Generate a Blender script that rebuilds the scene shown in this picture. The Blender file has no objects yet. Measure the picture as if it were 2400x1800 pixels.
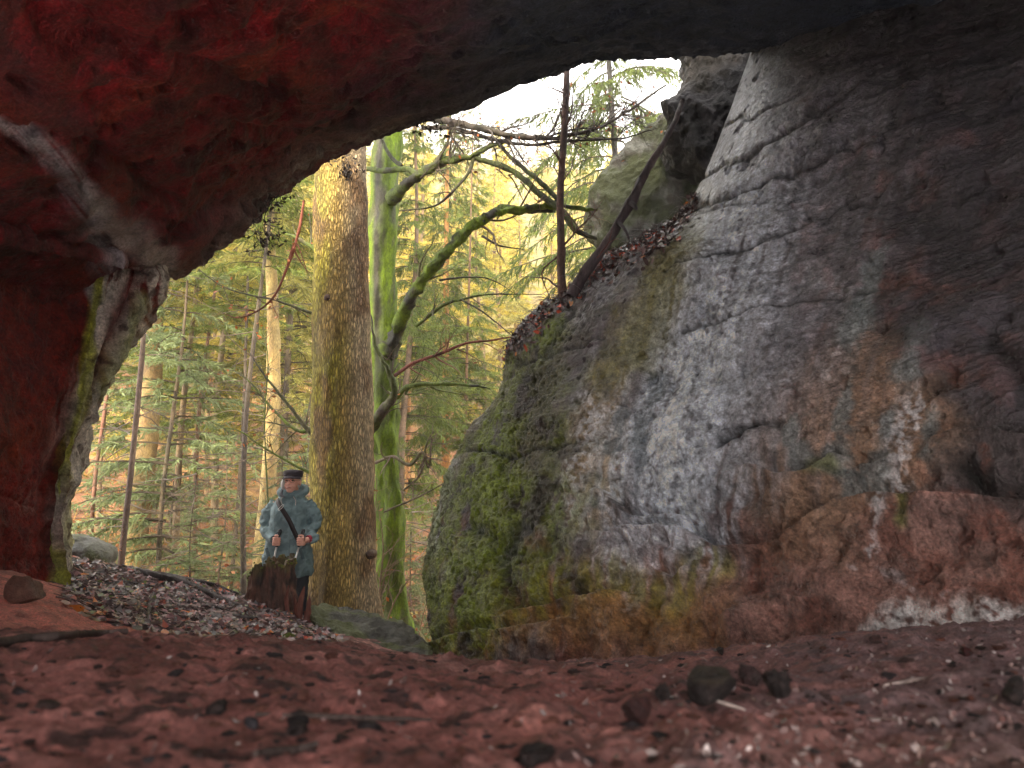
EXPOSURE = 1.75
HAZE = .0024
import bpy, math, random
import numpy as np
random.seed(7); RNG = np.random.default_rng(11)
SC = bpy.context.scene
COL = SC.collection
R = math.radians
# ------------------------------------------------------------------ camera maths (2400 x 1800 picture, f = 1600 px)
PITCH = R(8); CP, SP = math.cos(PITCH), math.sin(PITCH)
def P(px, py, Y):
    u = (px-1200)/1600.0; v = (900-py)/1600.0
    y = CP - SP*v; z = SP + CP*v
    return np.array([u/y*Y, Y, z/y*Y])
def PA(a):
    return np.array([P(*q) for q in a])
def proj(V):
    x, y, z = V[..., 0], V[..., 1], V[..., 2]
    d = np.maximum(y*CP + z*SP, 0.05); up = -y*SP + z*CP
    return 1200+1600*x/d, 900-1600*up/d
# ------------------------------------------------------------------ noise
_pr = np.random.default_rng(3); PERM = _pr.permutation(256); PERM = np.concatenate([PERM, PERM, PERM])
GR = _pr.normal(size=(256, 3)); GR /= np.linalg.norm(GR, axis=1)[:, None]
def noise(p):
    p = np.asarray(p, float); sh = p.shape[:-1]; p = p.reshape(-1, 3)
    i = np.floor(p).astype(int); f = p-i; i &= 255
    u = f*f*f*(f*(f*6-15)+10)
    out = 0
    for dx in (0, 1):
        wx = u[:, 0] if dx else 1-u[:, 0]
        for dy in (0, 1):
            wy = u[:, 1] if dy else 1-u[:, 1]
            for dz in (0, 1):
                wz = u[:, 2] if dz else 1-u[:, 2]
                h = PERM[PERM[PERM[(i[:, 0]+dx) & 255]+((i[:, 1]+dy) & 255)]+((i[:, 2]+dz) & 255)]
                g = GR[h]
                d = g[:, 0]*(f[:, 0]-dx)+g[:, 1]*(f[:, 1]-dy)+g[:, 2]*(f[:, 2]-dz)
                out = out+wx*wy*wz*d
    return (out*1.6).reshape(sh)
def fbm(p, o=4, gain=.5):
    p = np.asarray(p, float); a = 1; s = 0; t = 0
    for k in range(o):
        s = s+a*noise(p*(2**k)+17.3*k); t += a; a *= gain
    return s/t*1.5
def ridged(p, o=4):
    p = np.asarray(p, float); a = 1; s = 0; t = 0
    for k in range(o):
        s = s+a*(1-np.abs(noise(p*(2**k)+9.1*k))*2); t += a; a *= .5
    return s/t
def sst(a, b, x):
    t = np.clip((x-a)/(b-a), 0, 1); return t*t*(3-2*t)
def catmull(A, n):
    """resample control array A (k, ...) along axis 0 to n samples"""
    A = np.asarray(A, float); k = A.shape[0]
    if k == 2:
        t = np.linspace(0, 1, n).reshape((-1,)+(1,)*(A.ndim-1)); return A[0]*(1-t)+A[1]*t
    E = np.concatenate([[2*A[0]-A[1]], A, [2*A[-1]-A[-2]]])
    t = np.linspace(0, k-1, n); i = np.minimum(t.astype(int), k-2); f = (t-i).reshape((-1,)+(1,)*(A.ndim-1))
    p0, p1, p2, p3 = E[i], E[i+1], E[i+2], E[i+3]
    return .5*((2*p1)+(-p0+p2)*f+(2*p0-5*p1+4*p2-p3)*f*f+(-p0+3*p1-3*p2+p3)*f**3)
def polydist(px, py, pts):
    """distance in pixels to a polyline, and the parameter 0..1 along it"""
    pts = np.asarray(pts, float); best = np.full(px.shape, 1e9); par = np.zeros(px.shape); n = len(pts)-1
    for k in range(n):
        a, b = pts[k], pts[k+1]; d = b-a; L = max(d@d, 1e-9)
        t = np.clip(((px-a[0])*d[0]+(py-a[1])*d[1])/L, 0, 1)
        q = np.hypot(px-a[0]-t*d[0], py-a[1]-t*d[1])
        m = q < best; best = np.where(m, q, best); par = np.where(m, (k+t)/n, par)
    return best, par
def stroke(px, py, pts, w, soft=.5, nz=None):
    """mask of a stroke; w a width or a list of widths along it; nz roughens the edge"""
    d, t = polydist(px, py, pts)
    W = np.interp(t, np.linspace(0, 1, len(w)), w) if isinstance(w, (list, tuple)) else w
    q = d/W
    if nz is not None: q = q+nz
    return 1-sst(1-soft, 1+soft, q)
def mixc(C, c, m):
    return C*(1-m[..., None])+np.array(c)*m[..., None]
# ------------------------------------------------------------------ mesh building
def mk(name, V, F, mat=None, parent=None, cols=None, smooth=True, mats=None, mi=None):
    V = np.ascontiguousarray(V, dtype=np.float32).reshape(-1, 3)
    me = bpy.data.meshes.new(name)
    if isinstance(F, np.ndarray):
        k = F.shape[1]; nF = len(F)
        me.vertices.add(len(V)); me.vertices.foreach_set('co', V.ravel())
        me.loops.add(nF*k); me.loops.foreach_set('vertex_index', F.astype(np.int32).ravel())
        me.polygons.add(nF); me.polygons.foreach_set('loop_start', np.arange(0, nF*k, k, dtype=np.int32))
        me.polygons.foreach_set('loop_total', np.full(nF, k, dtype=np.int32))
        me.update(calc_edges=True)
    else:
        me.from_pydata([tuple(map(float, v)) for v in V], [], [tuple(int(i) for i in f) for f in F]); me.update()
    if cols is not None:
        a = me.color_attributes.new('Col', 'FLOAT_COLOR', 'POINT')
        c = np.ones((len(V), 4), dtype=np.float32); c[:, :3] = np.asarray(cols).reshape(-1, 3)
        a.data.foreach_set('color', c.ravel())
    if smooth: me.polygons.foreach_set('use_smooth', np.ones(len(me.polygons), dtype=bool))
    for m in (mats or ([mat] if mat else [])): me.materials.append(m)
    if mi is not None: me.polygons.foreach_set('material_index', np.asarray(mi, dtype=np.int32))
    o = bpy.data.objects.new(name, me); COL.objects.link(o)
    if parent: o.parent = parent
    return o
class MB:
    """collects pieces of geometry that become ONE mesh"""
    def __init__(s): s.V = []; s.T = []; s.C = []; s.n = 0
    def add(s, V, F, c=(1, 1, 1)):
        V = np.asarray(V, float).reshape(-1, 3); F = np.asarray(F)
        if F.shape[1] == 4: F = np.concatenate([F[:, [0, 1, 2]], F[:, [0, 2, 3]]])
        s.V.append(V); s.T.append(F+s.n); s.n += len(V)
        c = np.asarray(c, float)
        s.C.append(np.broadcast_to(c, (len(V), 3)))
    def arrays(s): return np.concatenate(s.V), np.concatenate(s.T), np.concatenate(s.C)
    def build(s, name, mat, parent=None, smooth=True):
        V, T, C = s.arrays(); return mk(name, V, T, mat, parent, C, smooth)
def gridF(nv, nu, wrap=False):
    a = np.arange(nv*nu).reshape(nv, nu)
    if wrap: a = np.concatenate([a, a[:, :1]], 1)
    return np.stack([a[:-1, :-1].ravel(), a[:-1, 1:].ravel(), a[1:, 1:].ravel(), a[1:, :-1].ravel()], 1)
def tube(pts, rad, n=6, sub=None, wob=0, flat=None):
    pts = np.asarray(pts, float)
    if sub is None: sub = (len(pts)-1)*4+1
    Q = catmull(pts, sub); m = len(Q)
    r = np.interp(np.linspace(0, 1, m), np.linspace(0, 1, len(rad)), rad) if isinstance(rad, (list, tuple, np.ndarray)) else np.full(m, rad)
    if wob: Q = Q+wob*np.stack([noise(Q*3+k*31) for k in range(3)], 1)
    T = np.gradient(Q, axis=0); T /= np.linalg.norm(T, axis=1)[:, None]+1e-9
    u = np.array([0, 0, 1.]) if abs(T[0, 2]) < .9 else np.array([1., 0, 0])
    V = []
    th = np.arange(n)*2*math.pi/n
    for i in range(m):
        u = u-T[i]*(u@T[i]); u /= np.linalg.norm(u)+1e-9; w = np.cross(T[i], u)
        V.append(Q[i]+r[i]*(np.cos(th)[:, None]*u+np.sin(th)[:, None]*w))
    V = np.concatenate(V); F = gridF(m, n, True)
    V = np.concatenate([V, [Q[0]], [Q[-1]]]); a = len(V)-2
    i = np.arange(n); j = (i+1) % n
    caps = np.concatenate([np.stack([i*0+a, j, i], 1), np.stack([i*0+a+1, (m-1)*n+i, (m-1)*n+j], 1)])
    T3 = np.concatenate([F[:, [0, 3, 2]], F[:, [0, 2, 1]], caps])   # outward
    return V, T3
def thing(name, label, cat, loc=(0, 0, 0), group=None):
    o = bpy.data.objects.new(name, None); COL.objects.link(o); o.location = [float(v) for v in loc]; o.empty_display_size = .2
    o['label'] = label; o['category'] = cat
    if group: o['group'] = group
    return o
def tag(o, label=None, cat=None, group=None, kind=None):
    if label: o['label'] = label
    if cat: o['category'] = cat
    if group: o['group'] = group
    if kind: o['kind'] = kind
    return o
# ------------------------------------------------------------------ materials
def newmat(name):
    m = bpy.data.materials.new(name); m.use_nodes = True; nt = m.node_tree; nt.nodes.clear()
    out = nt.nodes.new('ShaderNodeOutputMaterial'); b = nt.nodes.new('ShaderNodeBsdfPrincipled')
    nt.links.new(b.outputs[0], out.inputs['Surface']); return m, nt, b, out
def nd(nt, t, **k):
    n = nt.nodes.new(t)
    for a, v in k.items():
        if a in n.inputs: n.inputs[a].default_value = v
        else: setattr(n, a, v)
    return n
def mathn(nt, op, a, b=None, c=None):
    n = nt.nodes.new('ShaderNodeMath'); n.operation = op
    for i, v in enumerate((a, b, c)):
        if v is None: continue
        if isinstance(v, (int, float)): n.inputs[i].default_value = v
        else: nt.links.new(v, n.inputs[i])
    return n.outputs[0]
def scaled(nt, vec, s):
    m = nt.nodes.new('ShaderNodeMapping'); m.inputs['Scale'].default_value = s; nt.links.new(vec, m.inputs['Vector']); return m.outputs[0]
def surf_mat(name, base=None, rough=.8, rvar=.1, bump=.5, bscale=20, bdist=.01, fine=None, cvar=.35, cscale=8, stretch=(1, 1, 1), spec=.5, voro=None, coat=0, sheen=0, trans=0):
    """generic weathered surface: colour attribute 'Col' (or base) x noise, two octaves of bump"""
    m, nt, b, out = newmat(name)
    tc = nt.nodes.new('ShaderNodeTexCoord'); vec = scaled(nt, tc.outputs['Object'], stretch)
    if base is None:
        a = nd(nt, 'ShaderNodeAttribute', attribute_name='Col'); c0 = a.outputs['Color']
    else:
        r = nt.nodes.new('ShaderNodeRGB'); r.outputs[0].default_value = (*base, 1); c0 = r.outputs[0]
    n1 = nd(nt, 'ShaderNodeTexNoise', Scale=cscale, Detail=8, Roughness=.65); nt.links.new(vec, n1.inputs['Vector'])
    mr = nd(nt, 'ShaderNodeMapRange'); mr.inputs['From Min'].default_value = .3; mr.inputs['From Max'].default_value = .7
    mr.inputs['To Min'].default_value = 1-cvar; mr.inputs['To Max'].default_value = 1+cvar; nt.links.new(n1.outputs['Fac'], mr.inputs['Value'])
    n2 = nd(nt, 'ShaderNodeTexNoise', Scale=cscale*9, Detail=4, Roughness=.7); nt.links.new(vec, n2.inputs['Vector'])
    mr2 = nd(nt, 'ShaderNodeMapRange'); mr2.inputs['From Min'].default_value = .3; mr2.inputs['From Max'].default_value = .7
    mr2.inputs['To Min'].default_value = 1-cvar*.8; mr2.inputs['To Max'].default_value = 1+cvar*.8; nt.links.new(n2.outputs['Fac'], mr2.inputs['Value'])
    k = mathn(nt, 'MULTIPLY', mr.outputs[0], mr2.outputs[0])
    vm = nd(nt, 'ShaderNodeVectorMath', operation='SCALE'); nt.links.new(c0, vm.inputs[0]); nt.links.new(k, vm.inputs['Scale'])
    nt.links.new(vm.outputs[0], b.inputs['Base Color'])
    n3 = nd(nt, 'ShaderNodeTexNoise', Scale=bscale, Detail=9, Roughness=.68); nt.links.new(vec, n3.inputs['Vector'])
    h = n3.outputs['Fac']
    if voro:
        v = nd(nt, 'ShaderNodeTexVoronoi', Scale=voro); v.feature = 'DISTANCE_TO_EDGE'
        wn = nd(nt, 'ShaderNodeTexNoise', Scale=voro*1.5, Detail=3); nt.links.new(vec, wn.inputs['Vector'])
        va = nd(nt, 'ShaderNodeVectorMath', operation='MULTIPLY_ADD'); nt.links.new(wn.outputs['Color'], va.inputs[0]); va.inputs[1].default_value = (1.15/voro,)*3; nt.links.new(vec, va.inputs[2])
        nt.links.new(va.outputs[0], v.inputs['Vector'])
        vv = mathn(nt, 'MINIMUM', mathn(nt, 'MULTIPLY', v.outputs['Distance'], 3.2), 1.0)
        h = mathn(nt, 'ADD', mathn(nt, 'MULTIPLY', h, .6), vv)
        dk = mathn(nt, 'MULTIPLY_ADD', vv, .78, .36)
        vm2 = nd(nt, 'ShaderNodeVectorMath', operation='SCALE'); nt.links.new(vm.outputs[0], vm2.inputs[0]); nt.links.new(dk, vm2.inputs['Scale'])
        nt.links.new(vm2.outputs[0], b.inputs['Base Color'])
    bp = nd(nt, 'ShaderNodeBump', Strength=bump, Distance=bdist); nt.links.new(h, bp.inputs['Height'])
    if fine:
        n4 = nd(nt, 'ShaderNodeTexNoise', Scale=fine, Detail=3, Roughness=.6); nt.links.new(vec, n4.inputs['Vector'])
        bp2 = nd(nt, 'ShaderNodeBump', Strength=bump, Distance=bdist*.35); nt.links.new(n4.outputs['Fac'], bp2.inputs['Height'])
        nt.links.new(bp2.outputs[0], bp.inputs['Normal'])
    nt.links.new(bp.outputs[0], b.inputs['Normal'])
    rr = nd(nt, 'ShaderNodeMapRange'); rr.inputs['From Min'].default_value = .3; rr.inputs['From Max'].default_value = .7
    rr.inputs['To Min'].default_value = rough-rvar; rr.inputs['To Max'].default_value = min(1, rough+rvar); nt.links.new(n1.outputs['Fac'], rr.inputs['Value'])
    nt.links.new(rr.outputs[0], b.inputs['Roughness'])
    b.inputs['Specular IOR Level'].default_value = spec
    if coat: b.inputs['Coat Weight'].default_value = coat; b.inputs['Coat Roughness'].default_value = .25
    if sheen: b.inputs['Sheen Weight'].default_value = sheen
    return m
def leaf_mat(name, trans=.35, rough=.6, spec=.3):
    m, nt, b, out = newmat(name)
    a = nd(nt, 'ShaderNodeAttribute', attribute_name='Col')
    nt.links.new(a.outputs['Color'], b.inputs['Base Color']); b.inputs['Roughness'].default_value = rough; b.inputs['Specular IOR Level'].default_value = spec
    t = nt.nodes.new('ShaderNodeBsdfTranslucent'); nt.links.new(a.outputs['Color'], t.inputs['Color'])
    mx = nt.nodes.new('ShaderNodeMixShader'); mx.inputs[0].default_value = trans
    nt.links.new(b.outputs[0], mx.inputs[1]); nt.links.new(t.outputs[0], mx.inputs[2]); nt.links.new(mx.outputs[0], out.inputs['Surface'])
    return m
M = {}
M['rock'] = surf_mat('sandstone', rough=.62, rvar=.16, bump=1, bscale=14, bdist=.06, fine=70, cvar=.32, cscale=3.5)
M['wetrock'] = surf_mat('wet_sandstone', rough=.36, rvar=.12, bump=1, bscale=16, bdist=.065, fine=48, cvar=.55, cscale=8, spec=.7)
M['roofrock'] = surf_mat('red_sandstone', rough=.75, rvar=.12, bump=1, bscale=14, bdist=.075, fine=60, cvar=.6, cscale=6, spec=.2)
M['floor'] = surf_mat('red_sand', rough=.7, rvar=.2, bump=1, bscale=24, bdist=.035, fine=150, cvar=.55, cscale=11, spec=.5)
M['hill'] = surf_mat('leafy_slope', rough=.9, bump=.8, bscale=3, bdist=.15, fine=14, cvar=.45, cscale=1.5)
M['bark'] = surf_mat('spruce_bark', rough=.8, bump=1, bscale=14, bdist=.022, fine=60, cvar=.4, cscale=6, stretch=(1, 1, .26), voro=40)
M['bark2'] = surf_mat('smooth_bark', rough=.75, bump=1, bscale=14, bdist=.02, fine=80, cvar=.55, cscale=5, stretch=(1, 1, .5))
M['twig'] = surf_mat('twig_bark', rough=.7, bump=.3, bscale=30, bdist=.003, cvar=.3, cscale=10)
M['wood'] = surf_mat('rotten_wood', rough=.75, bump=1, bscale=12, bdist=.02, fine=60, cvar=.5, cscale=7, stretch=(1, 1, .25))
M['leaf'] = leaf_mat('needles', .4)
M['litter'] = leaf_mat('dead_leaf', .1, rough=.35, spec=.6)
# ================================================================== camera, light
cam = bpy.data.cameras.new('camera'); co = bpy.data.objects.new('camera', cam); COL.objects.link(co)
co.rotation_euler = (R(90)+PITCH, 0, 0); cam.lens = 24; cam.sensor_width = 36; cam.clip_end = 3000; cam.clip_start = .02
cam.dof.use_dof = True; cam.dof.focus_distance = 6.5; cam.dof.aperture_fstop = 3.8
SC.camera = co
SUN_EL, SUN_AZ = R(33), R(205)          # compass angle, clockwise from +Y: behind the camera, a little to the left
w = bpy.data.worlds.new('World'); SC.world = w; w.use_nodes = True; nt = w.node_tree; nt.nodes.clear()
wo = nt.nodes.new('ShaderNodeOutputWorld'); bg = nt.nodes.new('ShaderNodeBackground')
sky = nt.nodes.new('ShaderNodeTexSky'); sky.sky_type = 'NISHITA'; sky.sun_disc = False; sky.sun_elevation = SUN_EL; sky.sun_rotation = SUN_AZ
sky.dust_density = 3; sky.air_density = 1
bg.inputs['Strength'].default_value = .15
tc = nt.nodes.new('ShaderNodeTexCoord')
cn = nd(nt, 'ShaderNodeTexNoise', Scale=2.2, Detail=6, Roughness=.6); nt.links.new(tc.outputs['Generated'], cn.inputs['Vector'])
mr = nd(nt, 'ShaderNodeMapRange'); mr.inputs['From Min'].default_value = .3; mr.inputs['From Max'].default_value = .6; mr.inputs['To Min'].default_value = .55; mr.inputs['To Max'].default_value = .97
nt.links.new(cn.outputs['Fac'], mr.inputs['Value'])
mx = nd(nt, 'ShaderNodeMix', data_type='RGBA'); nt.links.new(mr.outputs[0], mx.inputs['Factor']); nt.links.new(sky.outputs[0], mx.inputs[6]); mx.inputs[7].default_value = (13.2, 12.7, 12.3, 1)
nt.links.new(mx.outputs[2], bg.inputs['Color']); nt.links.new(bg.outputs[0], wo.inputs['Surface'])
sl = bpy.data.lights.new('sun', 'SUN'); so = bpy.data.objects.new('sun', sl); COL.objects.link(so)
sl.energy = 2.2; sl.angle = R(10); sl.color = (1, .84, .55)
import mathutils
dv = mathutils.Vector((math.sin(SUN_AZ)*math.cos(SUN_EL), math.cos(SUN_AZ)*math.cos(SUN_EL), math.sin(SUN_EL)))
so.rotation_euler = dv.to_track_quat('Z', 'Y').to_euler()
vs = SC.view_settings; vs.view_transform = 'Standard'; vs.look = 'None'; vs.gamma = 1; vs.exposure = EXPOSURE
SC.cycles.use_denoising = True; SC.cycles.denoising_prefilter = 'ACCURATE'; SC.cycles.use_guiding = True; SC.cycles.use_volume_guiding = False; SC.cycles.max_bounces = 8; SC.cycles.diffuse_bounces = 5; SC.cycles.glossy_bounces = 3
SC.cycles.transmission_bounces = 3; SC.cycles.transparent_max_bounces = 4; SC.cycles.sample_clamp_indirect = 6
# ================================================================== ground height
GP = [(x, y, z) for x, y, z in [
    (0, 0, -.29), (-1.2, 0, -.24), (1.2, 0, -.3), (-2.6, 0, -.1), (2.6, 0, -.25), (0, -3, -.25), (-2.6, -3, -.1), (2.6, -3, -.2), (0, -7, -.3), (-6, -6, .2), (6, -6, .2), (5, 0, 0),
    (0, .8, -.305), (-.6, .8, -.29), (.6, .8, -.31), (-1, 1.5, -.345), (1, 1.5, -.375), (1.8, 2.0, -.43), (-2.4, 2.0, -.4), (-2.6, 3.2, -.44),
    (-4.2, 3, -.2), (-4.5, 5, -.3), (-5, 7, -.9), (-7, 9, -1.5), (0, 4.6, -1.25), (1, 4.2, -1.05), (2, 3.6, -.8), (3.5, 3, -.6), (3, 5, -1), (0, 6, -1.5), (2, 7, -1.4), (4, 7, -1.2),
    (-3.2, 7.2, -1.35), (-2, 6.75, -1.55), (-2.6, 6.8, -1.5), (-1.2, 6.9, -1.55), (-.5, 7, -1.65), (-1, 8.5, -1.95), (-3, 8.5, -2.0), (1.5, 8.5, -2.0), (-5, 9, -2.1), (0, 10.5, -2.5), (-4, 10.5, -2.7), (4, 10.5, -2.5), (7, 9, -2)]]
GP += [(0, 1.5, -.43), (.35, 1.5, -.41), (-.4, 1.5, -.38), (0, 2.3, -.64), (.5, 2.3, -.61), (-.3, 2.3, -.57), (1.1, 2.3, -.51)]
for q in [(0, 1490, 2.2), (350, 1505, 2.4), (600, 1510, 2.5), (800, 1502, 2.5), (950, 1527, 2.7), (1050, 1562, 3), (1280, 1570, 3.3), (1500, 1548, 3.3), (1750, 1514, 3.1), (2000, 1483, 2.9), (2200, 1472, 2.75), (2400, 1468, 2.6),
          (0, 1480, 2.8), (150, 1440, 3.6), (0, 1400, 3.5), (0, 1335, 4.4), (140, 1378, 5.2), (300, 1450, 4.3), (370, 1500, 3.6), (179, 1318, 6.5), (271, 1329, 6.5), (369, 1345, 6.4), (477, 1362, 6.3), (575, 1389, 6.2),
          (694, 1443, 6.0), (450, 1450, 4.9), (560, 1500, 4.2), (760, 1508, 4.2), (330, 1400, 5.4), (560, 1440, 5.3), (870, 1520, 5.2), (780, 1500, 5.0)]:
    GP.append(tuple(P(*q)))
GP = np.array(GP)
def _k(r): return r
_D = _k(np.hypot(GP[:, None, 0]-GP[None, :, 0], GP[:, None, 1]-GP[None, :, 1]))
_n = len(GP); _A = np.zeros((_n+3, _n+3)); _A[:_n, :_n] = -_D+np.eye(_n)*.02; _A[:_n, _n] = 1; _A[:_n, _n+1:] = GP[:, :2]; _A[_n:, :_n] = _A[:_n, _n:].T
_W = np.linalg.solve(_A, np.concatenate([GP[:, 2], [0, 0, 0]]))
def gz0(x, y):
    x = np.asarray(x, float); y = np.asarray(y, float); s = _W[_n]+_W[_n+1]*x+_W[_n+2]*y
    for i in range(_n):
        s = s-_W[i]*np.sqrt((x-GP[i, 0])**2+(y-GP[i, 1])**2+.03)
    return s
def hz(x, y):
    """outer hillside: a ravine behind the mound, then the far slope"""
    x = np.asarray(x, float); y = np.asarray(y, float)
    yy = y-.12*x
    far = -3.4+.30*np.maximum(yy-14, 0)+.30*np.maximum(yy-24, 0)-.02*np.maximum(yy-80, 0)+.10*np.clip(-x-2, 0, 30)
    near = -1.9-.42*(y-8.5)
    t = sst(9.5, 15, y)
    h = near*(1-t)+far*t
    h = np.maximum(h, -4.2)
    p = np.stack([x, y, 0*x], -1)
    return h+.5*fbm(p*.12, 3)*sst(10, 20, y)+.12*fbm(p*.6, 3)
def gz(x, y):
    x = np.asarray(x, float); y = np.asarray(y, float)
    a = gz0(np.clip(x, -7, 7), np.clip(y, -7, 10.5)); t = sst(8.3, 10.3, y)
    return a*(1-t)+hz(x, y)*t
# ---- near ground: cave floor, red sand and the root mound, one sheet
def build_floor():
    nv, nu = 760, 620
    t = np.linspace(0, 1, nv); y = np.where(t < .10, -6+t/.10*6.3, .3*(10.2/.3)**((t-.10)/.90))
    u = np.linspace(-1, 1, nu); u = np.sign(u)*np.abs(u)**1.15
    Yg, U = np.meshgrid(y, u, indexing='ij'); Xg = U*(1.02*np.maximum(Yg, .6)+.25+sst(1.2, -1, Yg)*5)
    Z = gz(Xg, Yg); V = np.stack([Xg, Yg, Z], -1); p2 = V*[1, 1, 0]
    px, py = proj(V)
    n1 = fbm(p2*1.3, 4); n2 = fbm(p2*4+3, 4); n3 = fbm(p2*14+9, 3)
    # zone of wet leaf litter on the mound
    lit = stroke(px, py, [(200, 1375), (330, 1400), (450, 1430), (560, 1455), (700, 1490)], [55, 75, 95, 85, 70], .4, .35*n2)*sst(3.9, 4.3, Yg)
    lit = np.maximum(lit, sst(5.6, 6.3, Yg+.3*n2))
    Z2 = V.copy(); amp = sst(-1, 1, Yg)*.3+.7
    dz = .030*n1*sst(0, 2, Yg)+.026*n2+.010*n3*(1+lit)+.018*np.maximum(fbm(p2*7+40, 3), 0)
    fg = fbm(p2*26+5, 3); dz = dz+.010*fg*sst(5, 2, Yg)+.012*np.clip(fbm(p2*[9, 22, 1]+70, 3), 0, 1)*sst(4, 2, Yg)
    Z2[..., 2] += dz
    C = np.zeros(V.shape)+np.array([.37, .145, .125])
    C = mixc(C, (.50, .23, .20), sst(-.1, .3, n1+.4*n2)); C = mixc(C, (.17, .06, .05), .85*sst(.0, .35, n2))
    C = mixc(C, (.03, .018, .018), .85*sst(.20, .40, fbm(p2*[9, 16, 1]+21, 4)))
    # pinkish bright sand below the left wall
    pk = stroke(px, py, [(-60, 1400), (140, 1430), (330, 1490), (420, 1510)], [75, 60, 34, 25], .4, .3*n2)*sst(2.4, 2.7, Yg)
    C = mixc(C, (.70, .24, .19), pk*.9)
    # greyer on the right
    gy = sst(1200, 2100, px+200*n1)*(1-sst(7, 8, Yg)); C = mixc(C, (.25, .175, .185), gy*.75)
    C = mixc(C, (.48, .19, .15), .45*sst(.0, .35, fbm(p2*[1.6, 5, 1]+60, 4))*sst(900, 1300, px)*sst(2400, 1900, px)*sst(5, 3.5, Yg))
    C = mixc(C, (.15, .10, .10), lit*.9); C = mixc(C, (.06, .045, .048), lit*sst(-.1, .3, n2)*.8); C = mixc(C, (.09, .11, .03), lit*sst(.25, .45, n1)*.5)
    C = mixc(C, (.26, .13, .07), sst(6.8, 8.5, Yg)*.7)
    o = mk('cave_floor', Z2, gridF(nv, nu), M['floor'], cols=C); o['kind'] = 'structure'
build_floor()
# ---- the ravine and the far slope
def build_hill():
    y = np.concatenate([np.linspace(8.6, 30, 160), np.linspace(30.5, 135, 130)])
    u = np.linspace(-1, 1, 240); Yg, U = np.meshgrid(y, u, indexing='ij'); Xg = U*(1.2*Yg+6)
    Z = hz(Xg, Yg)-.10*sst(10.4, 9.4, Yg)-.0; V = np.stack([Xg, Yg, Z], -1)
    V[..., 2] += .08*fbm(V*[1.1, 1.1, 0], 3)*sst(9.5, 12, Yg)
    n = fbm(V*[.35, .35, 0], 4); n2 = fbm(V*[1.6, 1.6, 0]+5, 4)
    C = np.zeros(V.shape)+np.array([.27, .12, .055]); C = mixc(C, (.36, .20, .07), sst(0, .4, n)); C = mixc(C, (.10, .12, .03), .9*sst(.1, .4, n2)); C = mixc(C, (.13, .07, .045), .6*sst(.1, .4, -n2))
    C = mixc(C, (.20, .19, .06), sst(24, 40, Yg)*.7)
    o = mk('hillside', V, gridF(len(y), 240), M['hill'], cols=C); o['kind'] = 'structure'
build_hill()
# ================================================================== big rock surfaces from control grids
def surface(ctrl, nv, nu):
    A = catmull(np.asarray(ctrl, float), nv)                       # rows
    A = np.swapaxes(catmull(np.swapaxes(A, 0, 1), nu), 0, 1)
    return A
def normals(V):
    a = np.gradient(V, axis=0); b = np.gradient(V, axis=1); n = np.cross(b, a); return n/(np.linalg.norm(n, axis=-1, keepdims=True)+1e-12)
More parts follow.
